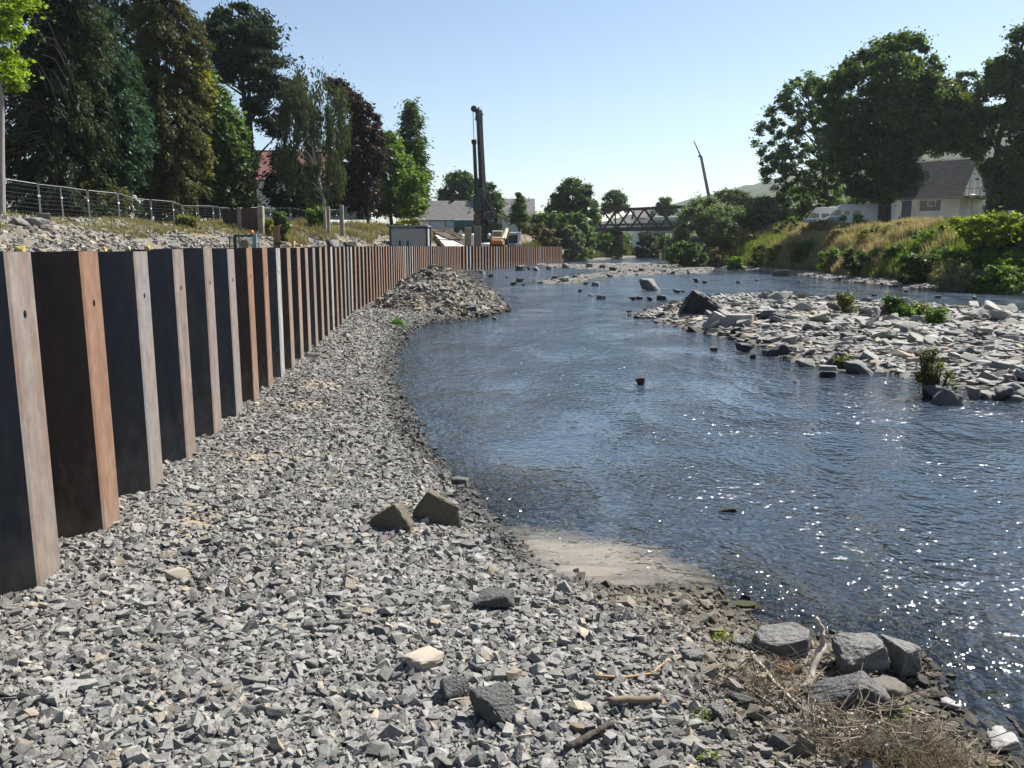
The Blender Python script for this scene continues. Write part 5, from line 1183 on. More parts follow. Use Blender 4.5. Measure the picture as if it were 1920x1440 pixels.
mb = MB(); mb.tube([at(888.5, 262, Y), at(889, 270, Y)], .36, 8); mb.tube([at(889, 266, Y), at(892.5, 345, Y), at(895, 400, Y)], [.25, .27, .3], 10); mb.build('kelly_bar', M_DKMET, t, world=True)
part('rotary_drive', M_GREENM, t, (887.5, 903, 366, 398, Y-.6, 1.4), (893, 907, 352, 372, Y-.5, 1.2), (891, 899, 335, 368, Y-.2, .8), bevel=.12)
part('casing_tube', mat('brown_casing', (.09,.055,.035), rough=.7), t, (888, 902, 399, 424, Y-.6, 1.1), bevel=.2)
part('body', M_GREENM, t, (912, 941, 413, 446, Y, 4.5), (910, 925, 396, 416, Y+.3, 2.0), bevel=.15)
part('cab', M_GREENM, t, (932, 942, 404, 436, Y-1, 2), bevel=.1); part('cab_window', M_GLASS, t, (933, 941, 407, 420, Y-1.03, .06))
mb = MB(); mb.tube([at(930, 412, Y), at(910, 372, Y)], .22, 6); mb.tube([at(926, 440, Y), at(908, 400, Y)], .25, 6); mb.build('mast_strut', M_DKMET, t, world=True)
part('crawler', M_TRACK, t, (909, 942, 447, 470, Y-1.6, .9), bevel=.2); part('crawler', M_TRACK, t, (909, 942, 447, 470, Y+2.5, .9), bevel=.2)

# excavator seen from behind
t = base_thing('excavator', 'cream and orange excavator seen from behind above the far piles', 'excavator', 934, 462, 112.5)
Y = 112.5
part('cab', M_CREAM, t, (922, 943, 432, 447, Y+.6, 1.7), bevel=.12); part('cab_window', M_GLASS, t, (923.5, 940.5, 434, 445, Y+.57, .06))
part('engine_hood', M_CREAM, t, (920.5, 945, 444, 451, Y, 2.4), bevel=.15); part('counterweight', M_ORANGE, t, (920, 943, 448.5, 459, Y-.35, .9), bevel=.18)
part('crawler', M_TRACK, t, (919, 927, 458, 478, Y-.3, 3.2), bevel=.15); part('crawler', M_TRACK, t, (940, 948, 458, 478, Y-.3, 3.2), bevel=.15)
part('turntable', M_DKMET, t, (926, 941, 456, 470, Y+.6, 1.4), bevel=.1)
mb = MB(); mb.tube([at(945, 448, Y+2), at(950, 430, Y+4), at(956, 440, Y+6)], [.28, .25, .18], 6); mb.build('boom', M_CREAM, t, world=True)
t = base_thing('crusher_machine', 'white tracked machine with a dark grille right of the orange excavator', 'machine', 966, 462, 122)
Y = 122
part('body', M_WHITE, t, (952, 977, 435, 462, Y+.1, 3.0), bevel=.1); part('grille', mat('dark_grille', (.03,.04,.04), rough=.6, var=.2), t, (954, 973, 440.5, 456, Y+.02, .1)); part('side_panel', M_WHITE, t, (970.5, 976.5, 435, 463, Y-.35, .4), bevel=.04); part('frame', M_DKMET, t, (946, 954, 436, 460, Y+.2, 1.5), bevel=.08)
part('flap', M_WHITE, t, (966, 978, 456.5, 464, Y-1.0, .6), bevel=.03); part('crawler', M_TRACK, t, (950, 958, 460, 480, Y, 3), bevel=.15); part('crawler', M_TRACK, t, (971, 979, 460, 480, Y, 3), bevel=.15)
for x0, x1, y0, y1, lab, m in [(871, 883.5, 426, 460, 'tall tan board panel standing left of the drilling rig foot', mat('tan_board', (.27,.215,.15), rough=.8, var=.15)), (888.5, 902, 424, 460, 'tall grey board panel standing before the drilling rig foot', mat('grey_board', (.17,.15,.135), rough=.8, var=.15))]:
    mb = MB(); bx(mb, x0, x1, y0, y1+10, 105, .35); o = mb.build('board_panel', m, None, bevel=.03); tag(o, lab, 'panel')
for x0, x1, y0, y1, lab in [(882.5, 889, 438, 458, 'white tank between the two board panels'), (865, 871, 439, 449, 'small white bag at the top end of the timber rails'), (914, 920, 437, 445, 'white bag right of the drilling rig foot')]:
    mb = MB(); bx(mb, x0, x1, y0, y1, 107, 1.0); o = mb.build('white_tank', M_WHITE, None, bevel=.15); tag(o, lab, 'tank')
mb = MB(); mb.tube([at(885, 464, 110), at(888, 460, 110), at(893, 460, 110), at(897, 464, 110)], .22, 7); o = mb.build('hose', M_WHITE, None, smooth=True); tag(o, 'white bent hose lying on the far wall top before the boards', 'hose')
mb = MB(); mb.tube([at(899, 464, 111), at(905, 459, 111), at(918, 458.5, 111)], .25, 7); o = mb.build('hose', M_WHITE, None, smooth=True); tag(o, 'long white hose curving right behind the bent one', 'hose')
# concrete ramp with timber rails
t = base_thing('ramp', 'sloping pale concrete ramp running down to the machines', 'ramp', 845, 460, 104)
a, b, c, d = at(816, 440, 122), at(829, 441, 124), at(871, 461, 106), at(836, 463, 102)
mb = MB(); mb.add([a, b, c, d] + [p - np.array([0, 0, .8]) for p in (a, b, c, d)], [(3,2,1,0), (4,5,6,7), (0,1,5,4), (1,2,6,5), (2,3,7,6), (3,0,4,7)]); mb.build('slab', mat('pale_concrete', (.38,.35,.31), rough=.9, var=.15), t, world=True)
mb = MB(); a, b, c, d = at(812, 434, 125), at(835, 436, 127), at(880, 457, 110), at(878, 462, 108); mb.add([a, b, c, d] + [p + np.array([0, .5, -1.2]) for p in (a, b, c, d)], [(3,2,1,0), (4,5,6,7), (0,1,5,4), (1,2,6,5), (2,3,7,6), (3,0,4,7)]); mb.build('side_wall', M_RUST, t, world=True)
mb = MB(); mb.tube([at(829, 425, 126), at(866, 443, 116)], .14, 4); mb.tube([at(810, 432.5, 120), at(834, 433, 120), at(868, 449, 112)], .14, 4)
for f in (.05, .5, .95): p = at(829+37*f, 425+18*f, 126-10*f); mb.tube([p, p-np.array([0, 0, .9])], .07, 4)
mb.build('rail', M_WOOD, t, world=True)

# hall with slate roof
def gable_house(name, label, Y, x0, x1, yr, ye, yb, dep, roofm, wallm, over=.4):
    t = base_thing(name, label, 'house', (x0+x1)/2, yb, Y)
    A, B = at(x0, ye, Y), at(x1, ye, Y); zr = at(x0, yr, Y+dep/2)[2]; ze = A[2]; zb = t.location.z - .5
    mb = MB(); mb.prismx([(Y, zb), (Y+dep, zb), (Y+dep, ze), (Y+dep/2, zr-.12), (Y, ze)], A[0]+over, B[0]-over); mb.build('wall', wallm, t, world=True)
    mb = MB(); th = .18
    for s in (0, 1):
        ya, yb_ = (Y-over, Y+dep/2) if s == 0 else (Y+dep+over, Y+dep/2); z_e = ze - over*(zr-ze)/(dep/2)
        P = [(A[0]-.1, ya, z_e), (B[0]+.1, ya, z_e), (B[0]+.1, yb_, zr), (A[0]-.1, yb_, zr)]
        mb.add(P + [(p[0], p[1], p[2]+th) for p in P], [(0,1,2,3), (7,6,5,4), (0,4,5,1), (1,5,6,2), (2,6,7,3), (3,7,4,0)])
    mb.build('roof', roofm, t, world=True)
    mb = MB(); mb.b2(A[0]-.1, B[0]+.1, Y-over-.14, Y-over, ze-over*.5-.1, ze-over*.5+.12); mb.build('gutter', M_DKMET, t, world=True)
    return t
t = gable_house('hall', 'long low hall with a grey slate roof and white wall', 165, 783, 905, 378, 412, 430, 10, M_SLATE, M_RENDER)
mb = MB(); p = at(849, 378, 170); mb.b2(p[0]-.3, p[0]+.3, 169.7, 170.3, p[2]-1, p[2]+.7); mb.build('vent_pipe', M_DKMET, t, world=True)
for k in range(4): part('window', M_GLASS, t, (806+k*22, 814+k*22, 416, 422, 164.95, .1))
t = gable_house('house', 'grey roofed house with a white gable behind the small cone shaped tree', 178, 935, 1003, 374, 404, 428, 11, M_SLATE, M_RENDER)
part('window', M_GLASS, t, (946, 952, 408, 416, 177.95, .1)); part('window', M_GLASS, t, (992, 997, 407, 415, 177.95, .1))
t = base_thing('tarpaulin_screen', 'pale blue tarpaulin screen before the long hall', 'screen', 825, 430, 150)
part('sheet', mat('pale_blue_sheet', (.28,.35,.42), rough=.6, var=.1), t, (806, 834, 416, 430, 150, .06), (835.5, 851, 415.5, 429, 150.2, .06))
part('post', M_DKMET, t, (834, 835.5, 414, 436, 150, .1)); part('post', M_DKMET, t, (805, 806.4, 416, 436, 150, .1)); part('post', M_DKMET, t, (851, 852.4, 414, 436, 150, .1))
t = base_thing('truck', 'dark green covered truck trailer beside the blue tarpaulin screen', 'truck', 870, 430, 146)
part('cover', mat('green_tarpaulin', (.01,.07,.07), rough=.5, var=.2), t, (851, 890, 413, 427, 146, 2.4), bevel=.2); part('cover_roof', mat('pale_tarp_roof', (.4,.44,.42), rough=.6), t, (852, 890, 411.5, 413.5, 146.1, 2.2), bevel=.05); part('chassis', M_DKMET, t, (851, 890, 427, 431, 146.3, 1.8))
for x in (856, 872, 884):
    b = at(x, 432.5, 146.2); mb = MB(); mb.cyl(b, b+np.array([0, .3, 0]), .48, 14); mb.build('wheel', M_TRACK, t, world=True)
# house with the red roof
t = gable_house('house', 'white house with a red tiled roof half hidden by trees', 128, 452, 620, 286, 336, 400, 14, M_REDROOF, M_RENDER)
mb = MB(); zr = at(500, 283, 136)[2]; a = at(478, 300, 136); b = at(560, 300, 136); mb.b2(a[0], b[0], 135, 136.5, zr-2.2, zr); mb.build('ridge_wall', mat('dark_roof_brick', (.05,.02,.018), rough=.9), t, world=True)
part('window', M_GLASS, t, (498, 506, 350, 372, 127.9, .15)); part('window', M_GLASS, t, (560, 570, 350, 372, 127.9, .15))
t = base_thing('garden_house', 'low white walled building behind the copper beech stem', 'house', 650, 405, 122)
part('wall', M_RENDER, t, (560, 692, 352, 410, 122, 6)); part('roof', M_SLATE, t, (555, 696, 346, 353, 121.6, 7)); part('door', M_DKMET, t, (668, 675, 380, 410, 121.94, .1))

# damaged house on the right bank, turned so its gable shows
hx = at(1733, 410, 114); hb = np.array([hx[0], 114, hgt(hx[0], 114)])
th = thing('house', 'flood damaged white house with a grey tiled roof and dark dormer', 'house', hb, math.radians(-49))
def zy(py, Y=114): return at(1733, py, Y)[2] - hb[2]
ze, zr = zy(371), zy(301); L2, D2 = 6.0, 8.5
mb = MB(); mb.prismx([(-D2/2, -1.5), (D2/2, -1.5), (D2/2, ze), (0, zr-.15), (-D2/2, ze)], -L2, L2); mb.build('wall', M_MUDWALL, th)
mb = MB(); mb.prismx([(-D2/2+.2, ze), (D2/2-.2, ze), (0, zr-.3)], L2, L2+.03); mb.build('gable', M_RENDER, th)
tile = mat('grey_tile_roof', (.14,.125,.11), rough=.8, var=.2, vscale=1.5)
mb = MB()
for s in (-1, 1):
    n = 16
    for k in range(n):          # rows of tiles, each row lapping over the one below
        f0, f1 = k/n, (k+1)/n; y0, y1 = s*(D2/2+.45)*(1-f0), s*(D2/2+.45)*(1-f1); z0 = ze-.35+(zr-ze+.35)*f0; z1 = ze-.35+(zr-ze+.35)*f1
        P = [(-L2-.3, y0, z0+.1), (L2+.3, y0, z0+.1), (L2+.3, y1, z1+.03), (-L2-.3, y1, z1+.03)]
        mb.add(P + [(p[0], p[1], p[2]-.12) for p in P], [(0,1,2,3), (7,6,5,4), (0,4,5,1), (1,5,6,2), (2,6,7,3), (3,7,4,0)])
mb.build('roof', tile, th)
dm = MB(); dm.prismx([(-D2/2-.35, ze-.1), (-D2/2+2.2, ze-.1), (-D2/2+2.4, ze+2.55), (-D2/2+.35, ze+2.35)], -L2-.1, .6); dm = dm.build('dormer', mat('dark_slate_cladding', (.018,.02,.03), rough=.6, var=.2), th)
mb = MB(); mb.box((-1.6, -D2/2+.12, ze+1.3), (1.3, .12, 1.3)); w_ = mb.build('window_frame', M_WHITE, dm); mb = MB(); mb.box((-1.6, -D2/2+.05, ze+1.3), (1.0, .06, 1.0)); mb.build('pane', M_GLASS, dm)
mb = MB(); mb.box((-.6, -D2/2-.02, ze-2.0), (1.25, .1, 3.0)); mb.box((-.6, -D2/2-.02, ze-.3), (1.7, .08, .3)); mb.build('door', mat('blue_grey_door', (.05,.06,.10), rough=.5), th)
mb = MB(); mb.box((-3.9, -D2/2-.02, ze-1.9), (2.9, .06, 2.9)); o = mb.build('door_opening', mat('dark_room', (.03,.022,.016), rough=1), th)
mb = MB(); mb.box((-4.6, -D2/2-.1, ze-1.9), (1.3, .06, 2.7)); mb.build('brown_board', mat('bare_brown_wall', (.17,.12,.08), rough=.9), th)
mb = MB(); mb.box((-3.0, -D2/2-.2, ze-3.55), (6.0, 1.2, .25)); mb.build('terrace', M_CONC, th)
mb = MB(); mb.box((2.6, -D2/2-.03, ze-.95), (1.1, .1, .8)); fr_ = mb.build('window_frame', M_WHITE, th); mb = MB(); mb.box((2.6, -D2/2-.09, ze-.95), (.85, .04, .55)); mb.build('pane', M_GLASS, fr_)
mb = MB(); mb.box((2.4, -D2/2-.02, ze-1.25), (2.6, .06, 1.3)); mb.build('stain_patch', mat('bare_plaster_patch', (.2,.19,.18), rough=1), th)
mb = MB(); mb.box((3.3, -D2/2-.02, ze-4.2), (3.2, .08, 1.0)); mb.build('cellar_window', M_GLASS, th)
for y in (-1.0, 1.3):
    mb = MB(); mb.box((L2+.05, y, ze+1.0), (.08, 1.2, 2.0)); mb.build('balcony_door', M_WHITE, th)
mb = MB(); mb.box((L2+.9, 0, ze-.25), (1.8, 6.0, .25)); bal = mb.build('balcony', M_CONC, th)
mb = MB()
mb.box((L2+1.75, 0, ze+.8), (.06, 6.0, .08)); mb.box((L2+.9, -2.97, ze+.8), (1.7, .06, .08)); mb.box((L2+.9, 2.97, ze+.8), (1.7, .06, .08))
for k in range(16): mb.box((L2+1.75, -2.9+k*.387, ze+.35), (.04, .04, .9))
for k in range(5): mb.box((L2+.1+k*.4, -2.97, ze+.35), (.04, .04, .9))
mb.build('railing', mat('grey_rail', (.3,.33,.34), rough=.5), bal)
mb = MB(); mb.box((-2, 1.0, zr+.3), (.8, .8, 1.6)); mb.build('chimney', M_CONC, th)

def motorhome(label, px, Y, rz, roof_py, L=6.6, tall=2.85):
    b = at(px, 400, Y); z = hgt(b[0], Y); zt = at(px, roof_py, Y)[2]; z = max(z, zt-tall)
    t = thing('motorhome', label, 'motorhome', (b[0], Y, z), rz); W = 2.2; h = zt - z
    out = [(-L/2, .45), (L/2, .45), (L/2, h-.12), (L/2-.12, h), (-L/2+1.9, h), (-L/2+1.35, h-.05), (-L/2+.95, h-.7), (-L/2+.45, h-1.35), (-L/2-.05, h-1.6)]
    mb = MB(); mb.prism(out, -W/2, W/2); mb.build('body', mat('motorhome_white', (.72,.73,.72), rough=.4, var=.06), t, bevel=.05)
    mb = MB(); mb.prism([(-L/2+.4, h-1.33), (-L/2+.92, h-.74), (-L/2+.88, h-.66), (-L/2+.33, h-1.3)], -W/2+.1, W/2-.1); mb.build('windscreen', mat('blue_windscreen', (.05,.09,.16), rough=.08, spec=.9), t)
    mb = MB(); mb.prism([(-L/2+.55, h-1.35), (-L/2+1.5, h-1.35), (-L/2+1.5, h-.72), (-L/2+1.0, h-.72)], -W/2-.02, -W/2+.01); mb.build('side_window', M_GLASS, t)
    mb = MB(); mb.box((-L/2+.7, -W/2-.015, h-1.9), (1.5, .04, .7)); mb.build('blue_panel', mat('light_blue_panel', (.15,.27,.42), rough=.4), t)
    for x, w in ((-.5, .9), (L/2-1.2, 1.1), (-1.6, .6)):
        mb = MB(); mb.box((x, -W/2-.02, h-1.05), (w, .05, .5)); mb.build('window', M_GLASS, t, bevel=.02)
    for x in (-L/2+.95, L/2-1.5):
        for y in (-W/2+.15, W/2-.15):
            mb = MB(); mb.cyl((x, y-.12, .36), (x, y+.12, .36), .36, 16); wl = mb.build('wheel', M_TRACK, t); mb = MB(); mb.cyl((x, y-.13, .36), (x, y-.11, .36), .2, 12); mb.build('rim', M_WHITE, wl)
    mb = MB(); mb.box((.5, 0, h+.06), (1.2, 1.0, .12)); mb.build('roof_hatch', M_WHITE, t)
    return t
motorhome('white motorhome with a pale blue front parked behind the chestnut trunk', 1612, 103, math.radians(-14), 383, L=7.6)
motorhome('second motorhome peeping out left of the front one', 1556, 109, math.radians(-22), 389, L=6.2)
# street lamp, shed, car, rubble by the house
t = base_thing('street_lamp', 'single street lamp standing right of the damaged house', 'street lamp', 1820, 412, 104)
b = np.array(t.location); mb = MB(); z = at(1820, 371, 104)[2]; mb.tube([(b[0], b[1], b[2]-.2), (b[0], b[1], z)], [.07, .05], 8); mb.build('pole', M_GALV, t, world=True)
mb = MB(); mb.tube([(b[0], b[1], z-.05), (b[0], b[1], z+.1), (b[0], b[1], z+.35), (b[0], b[1], z+.45)], [.12, .36, .4, .1], 12); mb.build('lamp_head', M_WHITE, t, world=True)
t = base_thing('garden_shed', 'low brown wooden shed with a flat grey roof behind the dark trunk', 'shed', 1870, 405, 112)
part('wall', mat('brown_boards', (.14,.085,.045), rough=.85, var=.2, stretch=(5,1,1)), t, (1812, 1886, 393, 415, 112, 4)); part('roof', mat('grey_felt_roof', (.3,.29,.28), rough=.9), t, (1803, 1892, 384.5, 394, 111.6, 5), bevel=.05); part('window', M_GLASS, t, (1875, 1882, 396, 402, 111.95, .1))
t = base_thing('parked_car', 'silver car roof just visible above the weeds by the lamp', 'car', 1830, 415, 98)
mb = MB(); b = np.array(t.location); mb.prism([(-2.1, .3), (2.1, .3), (2.1, .8), (1.3, .9), (.8, 1.4), (-.9, 1.45), (-1.6, .95), (-2.1, .85)], -.85, .85); o = mb.build('body', mat('silver_car_paint', (.4,.41,.42), rough=.3, metal=.5), t, bevel=.08)
mb = MB(); mb.prism([(.75, .92), (.6, 1.34), (-.8, 1.38), (-1.3, .95)], -.87, .87); mb.build('window', M_GLASS, t)
for x in (-1.3, 1.3):
    mb = MB(); mb.cyl((x, -.87, .32), (x, -.6, .32), .32, 14); mb.build('wheel', M_TRACK, t)
t.location.z += .2
for px, py, w, lab in [(1688, 410, 10, 'white round bag before the house wall'), (1700, 413, 26, 'low pile of pale debris on the grass before the house'), (1745, 412, 22, 'flat white debris before the cellar window'), (1778, 412, 18, 'small grey debris at the house corner')]:
    b = at(px, py, 99); z = hgt(b[0], 99); o = bpy.data.objects.new('debris', ROCKM[('slab', px % 5)]); link(o); o.location = (b[0], 99, max(z+.3, b[2])); o.scale = (w*.032, w*.02, .3); o.material_slots[0].link = 'OBJECT'; o.material_slots[0].material = MATS['white_stone']; tag(o, lab, 'debris')

# truss bridge
A = at(1082, 432, 196); B = at(1425, 432, 158); A2, B2 = A[:2], B[:2]; Lb = float(np.linalg.norm(B2-A2)); ang = math.atan2(B2[1]-A2[1], B2[0]-A2[0])
tb = thing('truss_bridge', 'dark steel truss bridge with crossed lattice sides over the river', 'bridge', (A2[0], A2[1], A[2]), ang)
M_BR = mat('bridge_steel', (.04,.026,.019), rough=.7, var=.25)
hT = 4.6; slope = (B[2]-A[2])/Lb
for y in (0, 4.6):
    mb = MB(); mb.b2(0, Lb, y-.22, y+.22, hT-.35, hT); mb.build('top_chord', M_BR, tb); mb = MB(); mb.b2(0, Lb, y-.22, y+.22, -.3, .25); mb.build('bottom_chord', M_BR, tb)
    mb = MB(); n = 12; d = Lb/n
    for k in range(n):
        for (x0, z0, x1, z1) in ((k*d, .2, (k+1)*d, hT-.2), (k*d, hT-.2, (k+1)*d, .2)):
            for f in ((0, 1),):
                mb.tube([(x0, y + (.06 if z1 > z0 else -.06), z0), (x1, y + (.06 if z1 > z0 else -.06), z1)], .17, 4)
    mb.tube([(0, y, 0), (0, y, hT)], .2, 4); mb.tube([(Lb, y, 0), (Lb, y, hT)], .2, 4)
    mb.build('lattice_side', M_BR, tb)
    mb = MB(); mb.b2(0, Lb, y+.3, y+.36, .9, 1.3); mb.b2(0, Lb, y+.3, y+.36, .35, .6); mb.build('railing', mat('rail_grey', (.1,.1,.1), rough=.6), tb)
mb = MB(); mb.b2(-2, Lb+2, .22, 4.4, -.2, .15); mb.build('deck', mat('deck_grey', (.08,.075,.07), rough=.9), tb)
mb = MB()
for k in range(0, 13, 2): mb.b2(k*Lb/12-.12, k*Lb/12+.12, 0, 4.6, hT-.3, hT-.08)
mb.build('cross_beam', M_BR, tb)
for x in (9, Lb-6):
    mb = MB(); mb.b2(x-1, x+1, -.3, 5, -7, -.35); mb.build('pier', M_RUST, tb, bevel=.1)
# behind the bridge
t = base_thing('marquee', 'white flat roofed hall seen through the right half of the bridge', 'tent', 1262, 420, 215)
part('roof', M_WHITE, t, (1226, 1300, 406, 413, 215, 12), bevel=.1); part('wall', mat('grey_hall_wall', (.25,.26,.27), rough=.7), t, (1228, 1300, 413, 436, 215.3, 11))
t = gable_house('house', 'pale gabled house seen through the middle of the bridge', 232, 1192, 1228, 392, 408, 436, 8, M_SLATE, M_RENDER)
t = base_thing('bus', 'pale grey trailer standing behind the left end of the bridge', 'trailer', 1110, 430, 212)
part('body', mat('pale_grey_trailer', (.3,.3,.3), rough=.6), t, (1090, 1128, 413, 428, 212, 2.4), bevel=.1); part('window', M_GLASS, t, (1092, 1108, 417, 422, 211.95, .1), (1112, 1126, 417, 422, 211.95, .1)); part('chassis', M_DKMET, t, (1091, 1127, 428, 433, 212.2, 2))
# crane
t = base_thing('mobile_crane', 'thin telescopic crane boom leaning in the sky beyond the bridge', 'crane', 1345, 425, 300)
mb = MB(); mb.tube([at(1342, 436, 300), at(1331, 378, 300), at(1314, 292, 300)], [.75, .62, .48], 6); mb.build('boom', mat('crane_grey', (.12,.12,.125), rough=.5), t, world=True)
mb = MB(); mb.tube([at(1314, 293, 300), at(1301, 264, 300)], [.3, .16], 5); mb.build('jib', MATS['crane_grey'], t, world=True)
mb = MB(); mb.tube([at(1309, 292, 300), at(1316, 296, 300)], .3, 5); mb.build('boom_head', MATS['crane_grey'], t, world=True)
part('carrier', M_CREAM, t, (1325, 1372, 430, 442, 299, 3), bevel=.2)
for px, y0, Y, lab in [(1028, 374, 190, 'thin lamp post left of the spreading tree'), (1100, 376, 188, 'thin pale lamp post right of the spreading tree')]:
    t = base_thing('street_lamp', lab, 'street lamp', px, 430, Y); a = at(px, y0, Y); z = t.location.z
    mb = MB(); mb.tube([(a[0], Y, z-.3), (a[0], Y, a[2])], .1, 6); mb.build('pole', M_GALV, t, world=True); mb = MB(); mb.box((a[0]+.3, Y, a[2]+.05), (1.0, .3, .16)); mb.build('lamp_head', M_WHITE, t, world=True)

# ------------------------------------------------------------------ driftwood at the lower right
def stick(label, pts, r0, r1, m, name='stick', forks=(), lift=.02):
    P = []
    for p in pts:
        g = gnd(p[0], p[1]) if len(p) == 2 else None
        if g is not None: P.append(g + np.array([0, 0, lift+r0]))
        else:
            q = at(p[0], p[1], p[2]); P.append(q)
    # smooth
    P = [np.array(p) for p in P]; Q = []
    rr_ = random.Random(int(pts[0][0]*7+pts[0][1]))
    for i in range(len(P)-1):
        for k in range(4):
            f = k/4; Q.append(P[i]*(1-f)+P[i+1]*f + np.array([rr_.uniform(-1, 1), rr_.uniform(-1, 1), rr_.uniform(0, 1)])*r0*.35*(0 if (i == 0 and k == 0) else 1))
    Q.append(P[-1])
    mb = MB(); mb.tube(Q, list(np.linspace(r0, r1, len(Q))), 7)
    for f in forks:
        i = int(f[0]*(len(Q)-1)); d = np.array(f[1:4]); mb.tube([Q[i], Q[i]+d*.5, Q[i]+d], [r0*.6, r0*.45, r0*.2], 5)
    return tag(mb.build(name, m, None, smooth=True), label, 'stick')
g0 = gnd(1510, 1300); 
stick('upright bleached stick with a broken top between the shore boulders', [(1506, 1300, g0[1]), (1524, 1258, g0[1]+.12), (1544, 1212, g0[1]+.22), (1540, 1182, g0[1]+.25), (1529, 1158, g0[1]+.27)], .023, .014, M_PALEWOOD)
stick('long thin pale stick slanting across the stones to the lower right', [(1408, 1232), (1452, 1292), (1500, 1340), (1560, 1375), (1640, 1398)], .013, .009, M_PALEWOOD)
stick('thin dark branch crossing the driftwood stones', [(1330, 1268), (1400, 1300), (1460, 1340), (1520, 1372)], .008, .004, M_TWIG)
stick('light twig curving over the gravel at the middle right', [(1115, 1278), (1165, 1280), (1220, 1275), (1255, 1245)], .010, .005, mat('tan_twig', (.32,.2,.11), rough=.85, var=.2))
stick('thick broken branch lying in the gravel at the bottom', [(1140, 1332), (1190, 1330), (1240, 1328)], .024, .018, mat('grey_brown_wood', (.15,.12,.085), rough=.9, var=.3, stretch=(1,4,4)))
stick('dark bent branch stub left of the thick broken branch', [(1060, 1420), (1110, 1392), (1150, 1372)], .022, .014, M_BARK)
stick('pale root end lying across the heap of twigs', [(1560, 1400), (1610, 1385), (1660, 1362)], .017, .01, M_PALEWOOD, forks=[(.6, .06, .03, .05)])
stick('curved bleached branch at the right end of the twigs', [(1580, 1350), (1640, 1345), (1700, 1342), (1745, 1352)], .012, .006, M_PALEWOOD)
stick('dark forked branch sticking out over the water by the white stone', [(1808, 1348), (1775, 1340), (1752, 1326)], .014, .006, M_BARK, forks=[(.4, .08, .05, .05), (.7, -.02, .06, .06)])
stick('dark hooked branch above the white corner boulder', [(1915, 1392), (1898, 1366), (1885, 1356)], .016, .008, M_BARK)
stick('thin twig along the top of the light boulder', [(1300, 1232), (1380, 1238), (1460, 1242), (1530, 1250)], .006, .003, M_TWIG)
stick('fine dry stem rising at the left of the twigs', [(1345, 1300), (1362, 1252), (1378, 1196)], .005, .002, M_TWIG)
stick('short pale stick beside the dark foreground boulder', [(840, 1326), (862, 1322), (882, 1318)], .007, .004, M_PALEWOOD)
stick('grey twig lying near the middle of the gravel', [(590, 1082), (630, 1076), (668, 1070)], .007, .004, M_TWIG)
# tangle of twigs, roots and dead grass nobody could count
r = np.random.default_rng(91); mb = MB()
for k in range(330):
    px, py = r.uniform(1500, 1830), r.uniform(1350, 1440)
    if k > 230: px, py = r.uniform(1310, 1560), r.uniform(1215, 1340)
    if py < 1345 + (px-1640)*.18 and px > 1640: continue
    g = gnd(px, py); a = r.uniform(0, 6.28); L_ = r.uniform(.08, .38); up = r.uniform(-.03, .16); hgt0 = r.uniform(.0, .13)*np.exp(-((px-1640)/150)**2) + .02
    p = g + np.array([0, 0, hgt0]); d = np.array([math.cos(a)*L_, math.sin(a)*L_*.7, up]); m_ = p + d*.5 + r.normal(0, .03, 3)
    m_[2] = max(m_[2], g[2]+.01); e = p+d; e[2] = max(e[2], g[2]+.01)
    mb.tube([p, m_, e], [.004*r.uniform(.5, 1.5), .0035, .0018], 4, cap=False)
tag(mb.build('brushwood', M_TWIG, None), 'tangled dry twigs, roots and dead grass washed up at the shore corner', kind='stuff')
r = np.random.default_rng(92); n = 2600
px = np.where(r.random(n) < .85, r.normal(1690, 75, n), r.normal(1440, 45, n)); py = np.where(px > 1540, r.normal(1405, 22, n), r.normal(1275, 25, n))
gs = np.array([G(a, b, .28) for a, b in zip(px, py)])
dl = sdist(gs, POLY_L); kp = dl > .12; gs = gs[kp]; n = len(gs)
blades('dead_grass', gs[:, 0], gs[:, 1], r.uniform(.04, .2, n), np.full(n, .0022), pick(r, n, (.07,.055,.04), (.13,.10,.07)), pick(r, n, (.13,.105,.075), (.26,.21,.15)), 93, 'matted dead grass among the washed up twigs', lean=1.6)
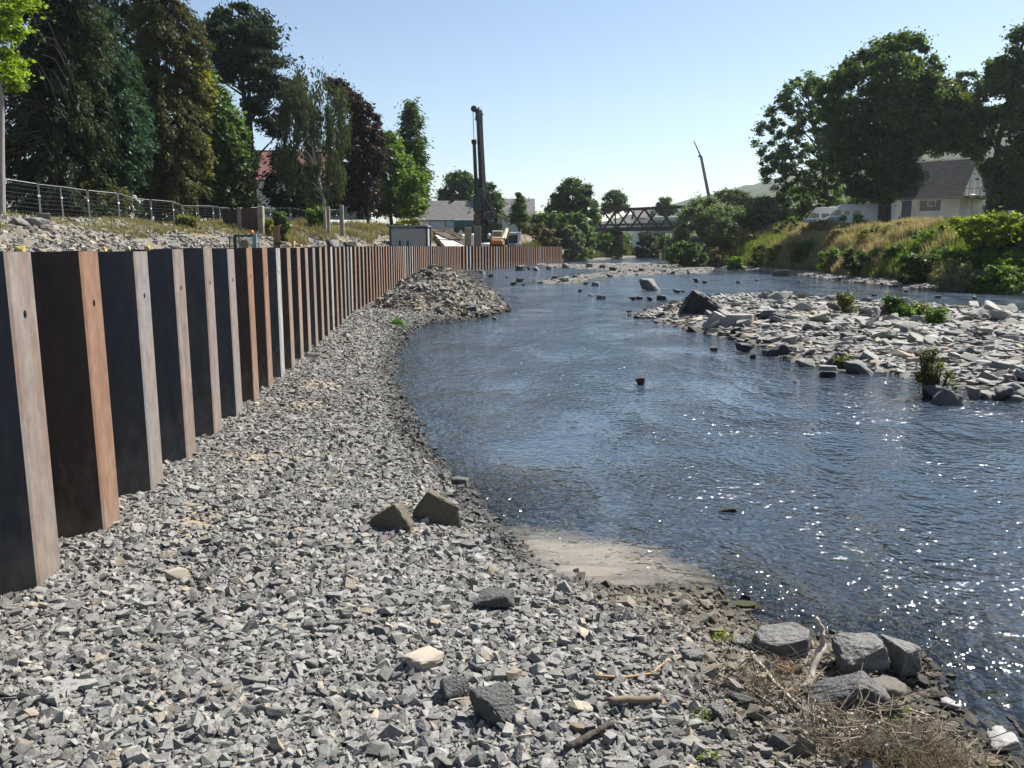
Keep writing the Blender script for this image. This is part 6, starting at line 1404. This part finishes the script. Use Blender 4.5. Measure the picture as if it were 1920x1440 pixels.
# red leaves and fresh green shoots in the driftwood
for i, (px, py, s, cols, lab) in enumerate([(1470, 1262, .10, [(.25,.08,.02),(.33,.13,.05)], 'rust coloured dead leaves caught behind the flat topped boulder'), (1514, 1296, .06, [(.22,.04,.03),(.3,.08,.04)], 'reddish dead leaves at the foot of the upright stick'), (1420, 1222, .11, [(.06,.11,.02),(.12,.18,.04)], 'small pale green willow shoot beside the flat grey rock'), (1355, 1205, .10, [(.12,.18,.02),(.2,.25,.04)], 'yellow green shoot at the left edge of the driftwood'),
        (1332, 1432, .07, [(.10,.16,.02),(.16,.22,.04)], 'small fresh green tuft at the bottom edge'), (1660, 1350, .14, [(.09,.15,.02),(.14,.2,.04)], 'grass shoots before the long dark slate boulder'), (1320, 1352, .07, [(.1,.15,.03),(.16,.2,.05)], 'tiny green tuft between the stones left of the driftwood')]):
    g = gnd(px, py); t = thing('weed_plant' if 'dead' not in lab else 'leaf_litter', lab, 'plant' if 'dead' not in lab else 'leaves', g)
    rr3 = np.random.default_rng(200+i); n = 70; d = unit(rr3.normal(size=(n, 3)))*rr3.random((n, 1))**.5; d[:, 2] = np.abs(d[:, 2]); P = g + d*s
    a = unit(rr3.normal(size=(n, 3)) + np.array([0, 0, .6])); w = unit(np.cross(a, rr3.normal(size=(n, 3)))); ss = s*.22*rr3.uniform(.6, 1.3, n)
    V, Fq = leaf_quads(P, a*ss[:, None], w*(ss*.32)[:, None]); c = np.array(cols); cc = c[0]+(c[1]-c[0])*rr3.random((n, 1))
    np_mesh('foliage', V, Fq, M_LEAF, np.repeat(cc, 4, 0), parent=t)
    mb = MB()
    for k in range(8): e = P[k]; mb.tube([g, (g+e)/2 + np.array([0, 0, .01]), e], .0025, 4)
    mb.build('stem', M_TWIG, t, world=True)

# ------------------------------------------------------------------ summer haze over the valley
hb_ = MB(); hb_.b2(-900, 1300, -30, 1500, -2.5, 240); hz_ = bpy.data.materials.new('haze_air'); nt = nodes_of(hz_)
ho = nt.nodes.new('ShaderNodeOutputMaterial'); pv = nt.nodes.new('ShaderNodeVolumePrincipled'); pv.inputs['Density'].default_value = .0001; pv.inputs['Color'].default_value = (.86, .92, 1, 1); pv.inputs['Anisotropy'].default_value = .35
nt.links.new(pv.outputs[0], ho.inputs['Volume'])
tag(hb_.build('haze', hz_), 'thin summer haze filling the valley air', kind='stuff')
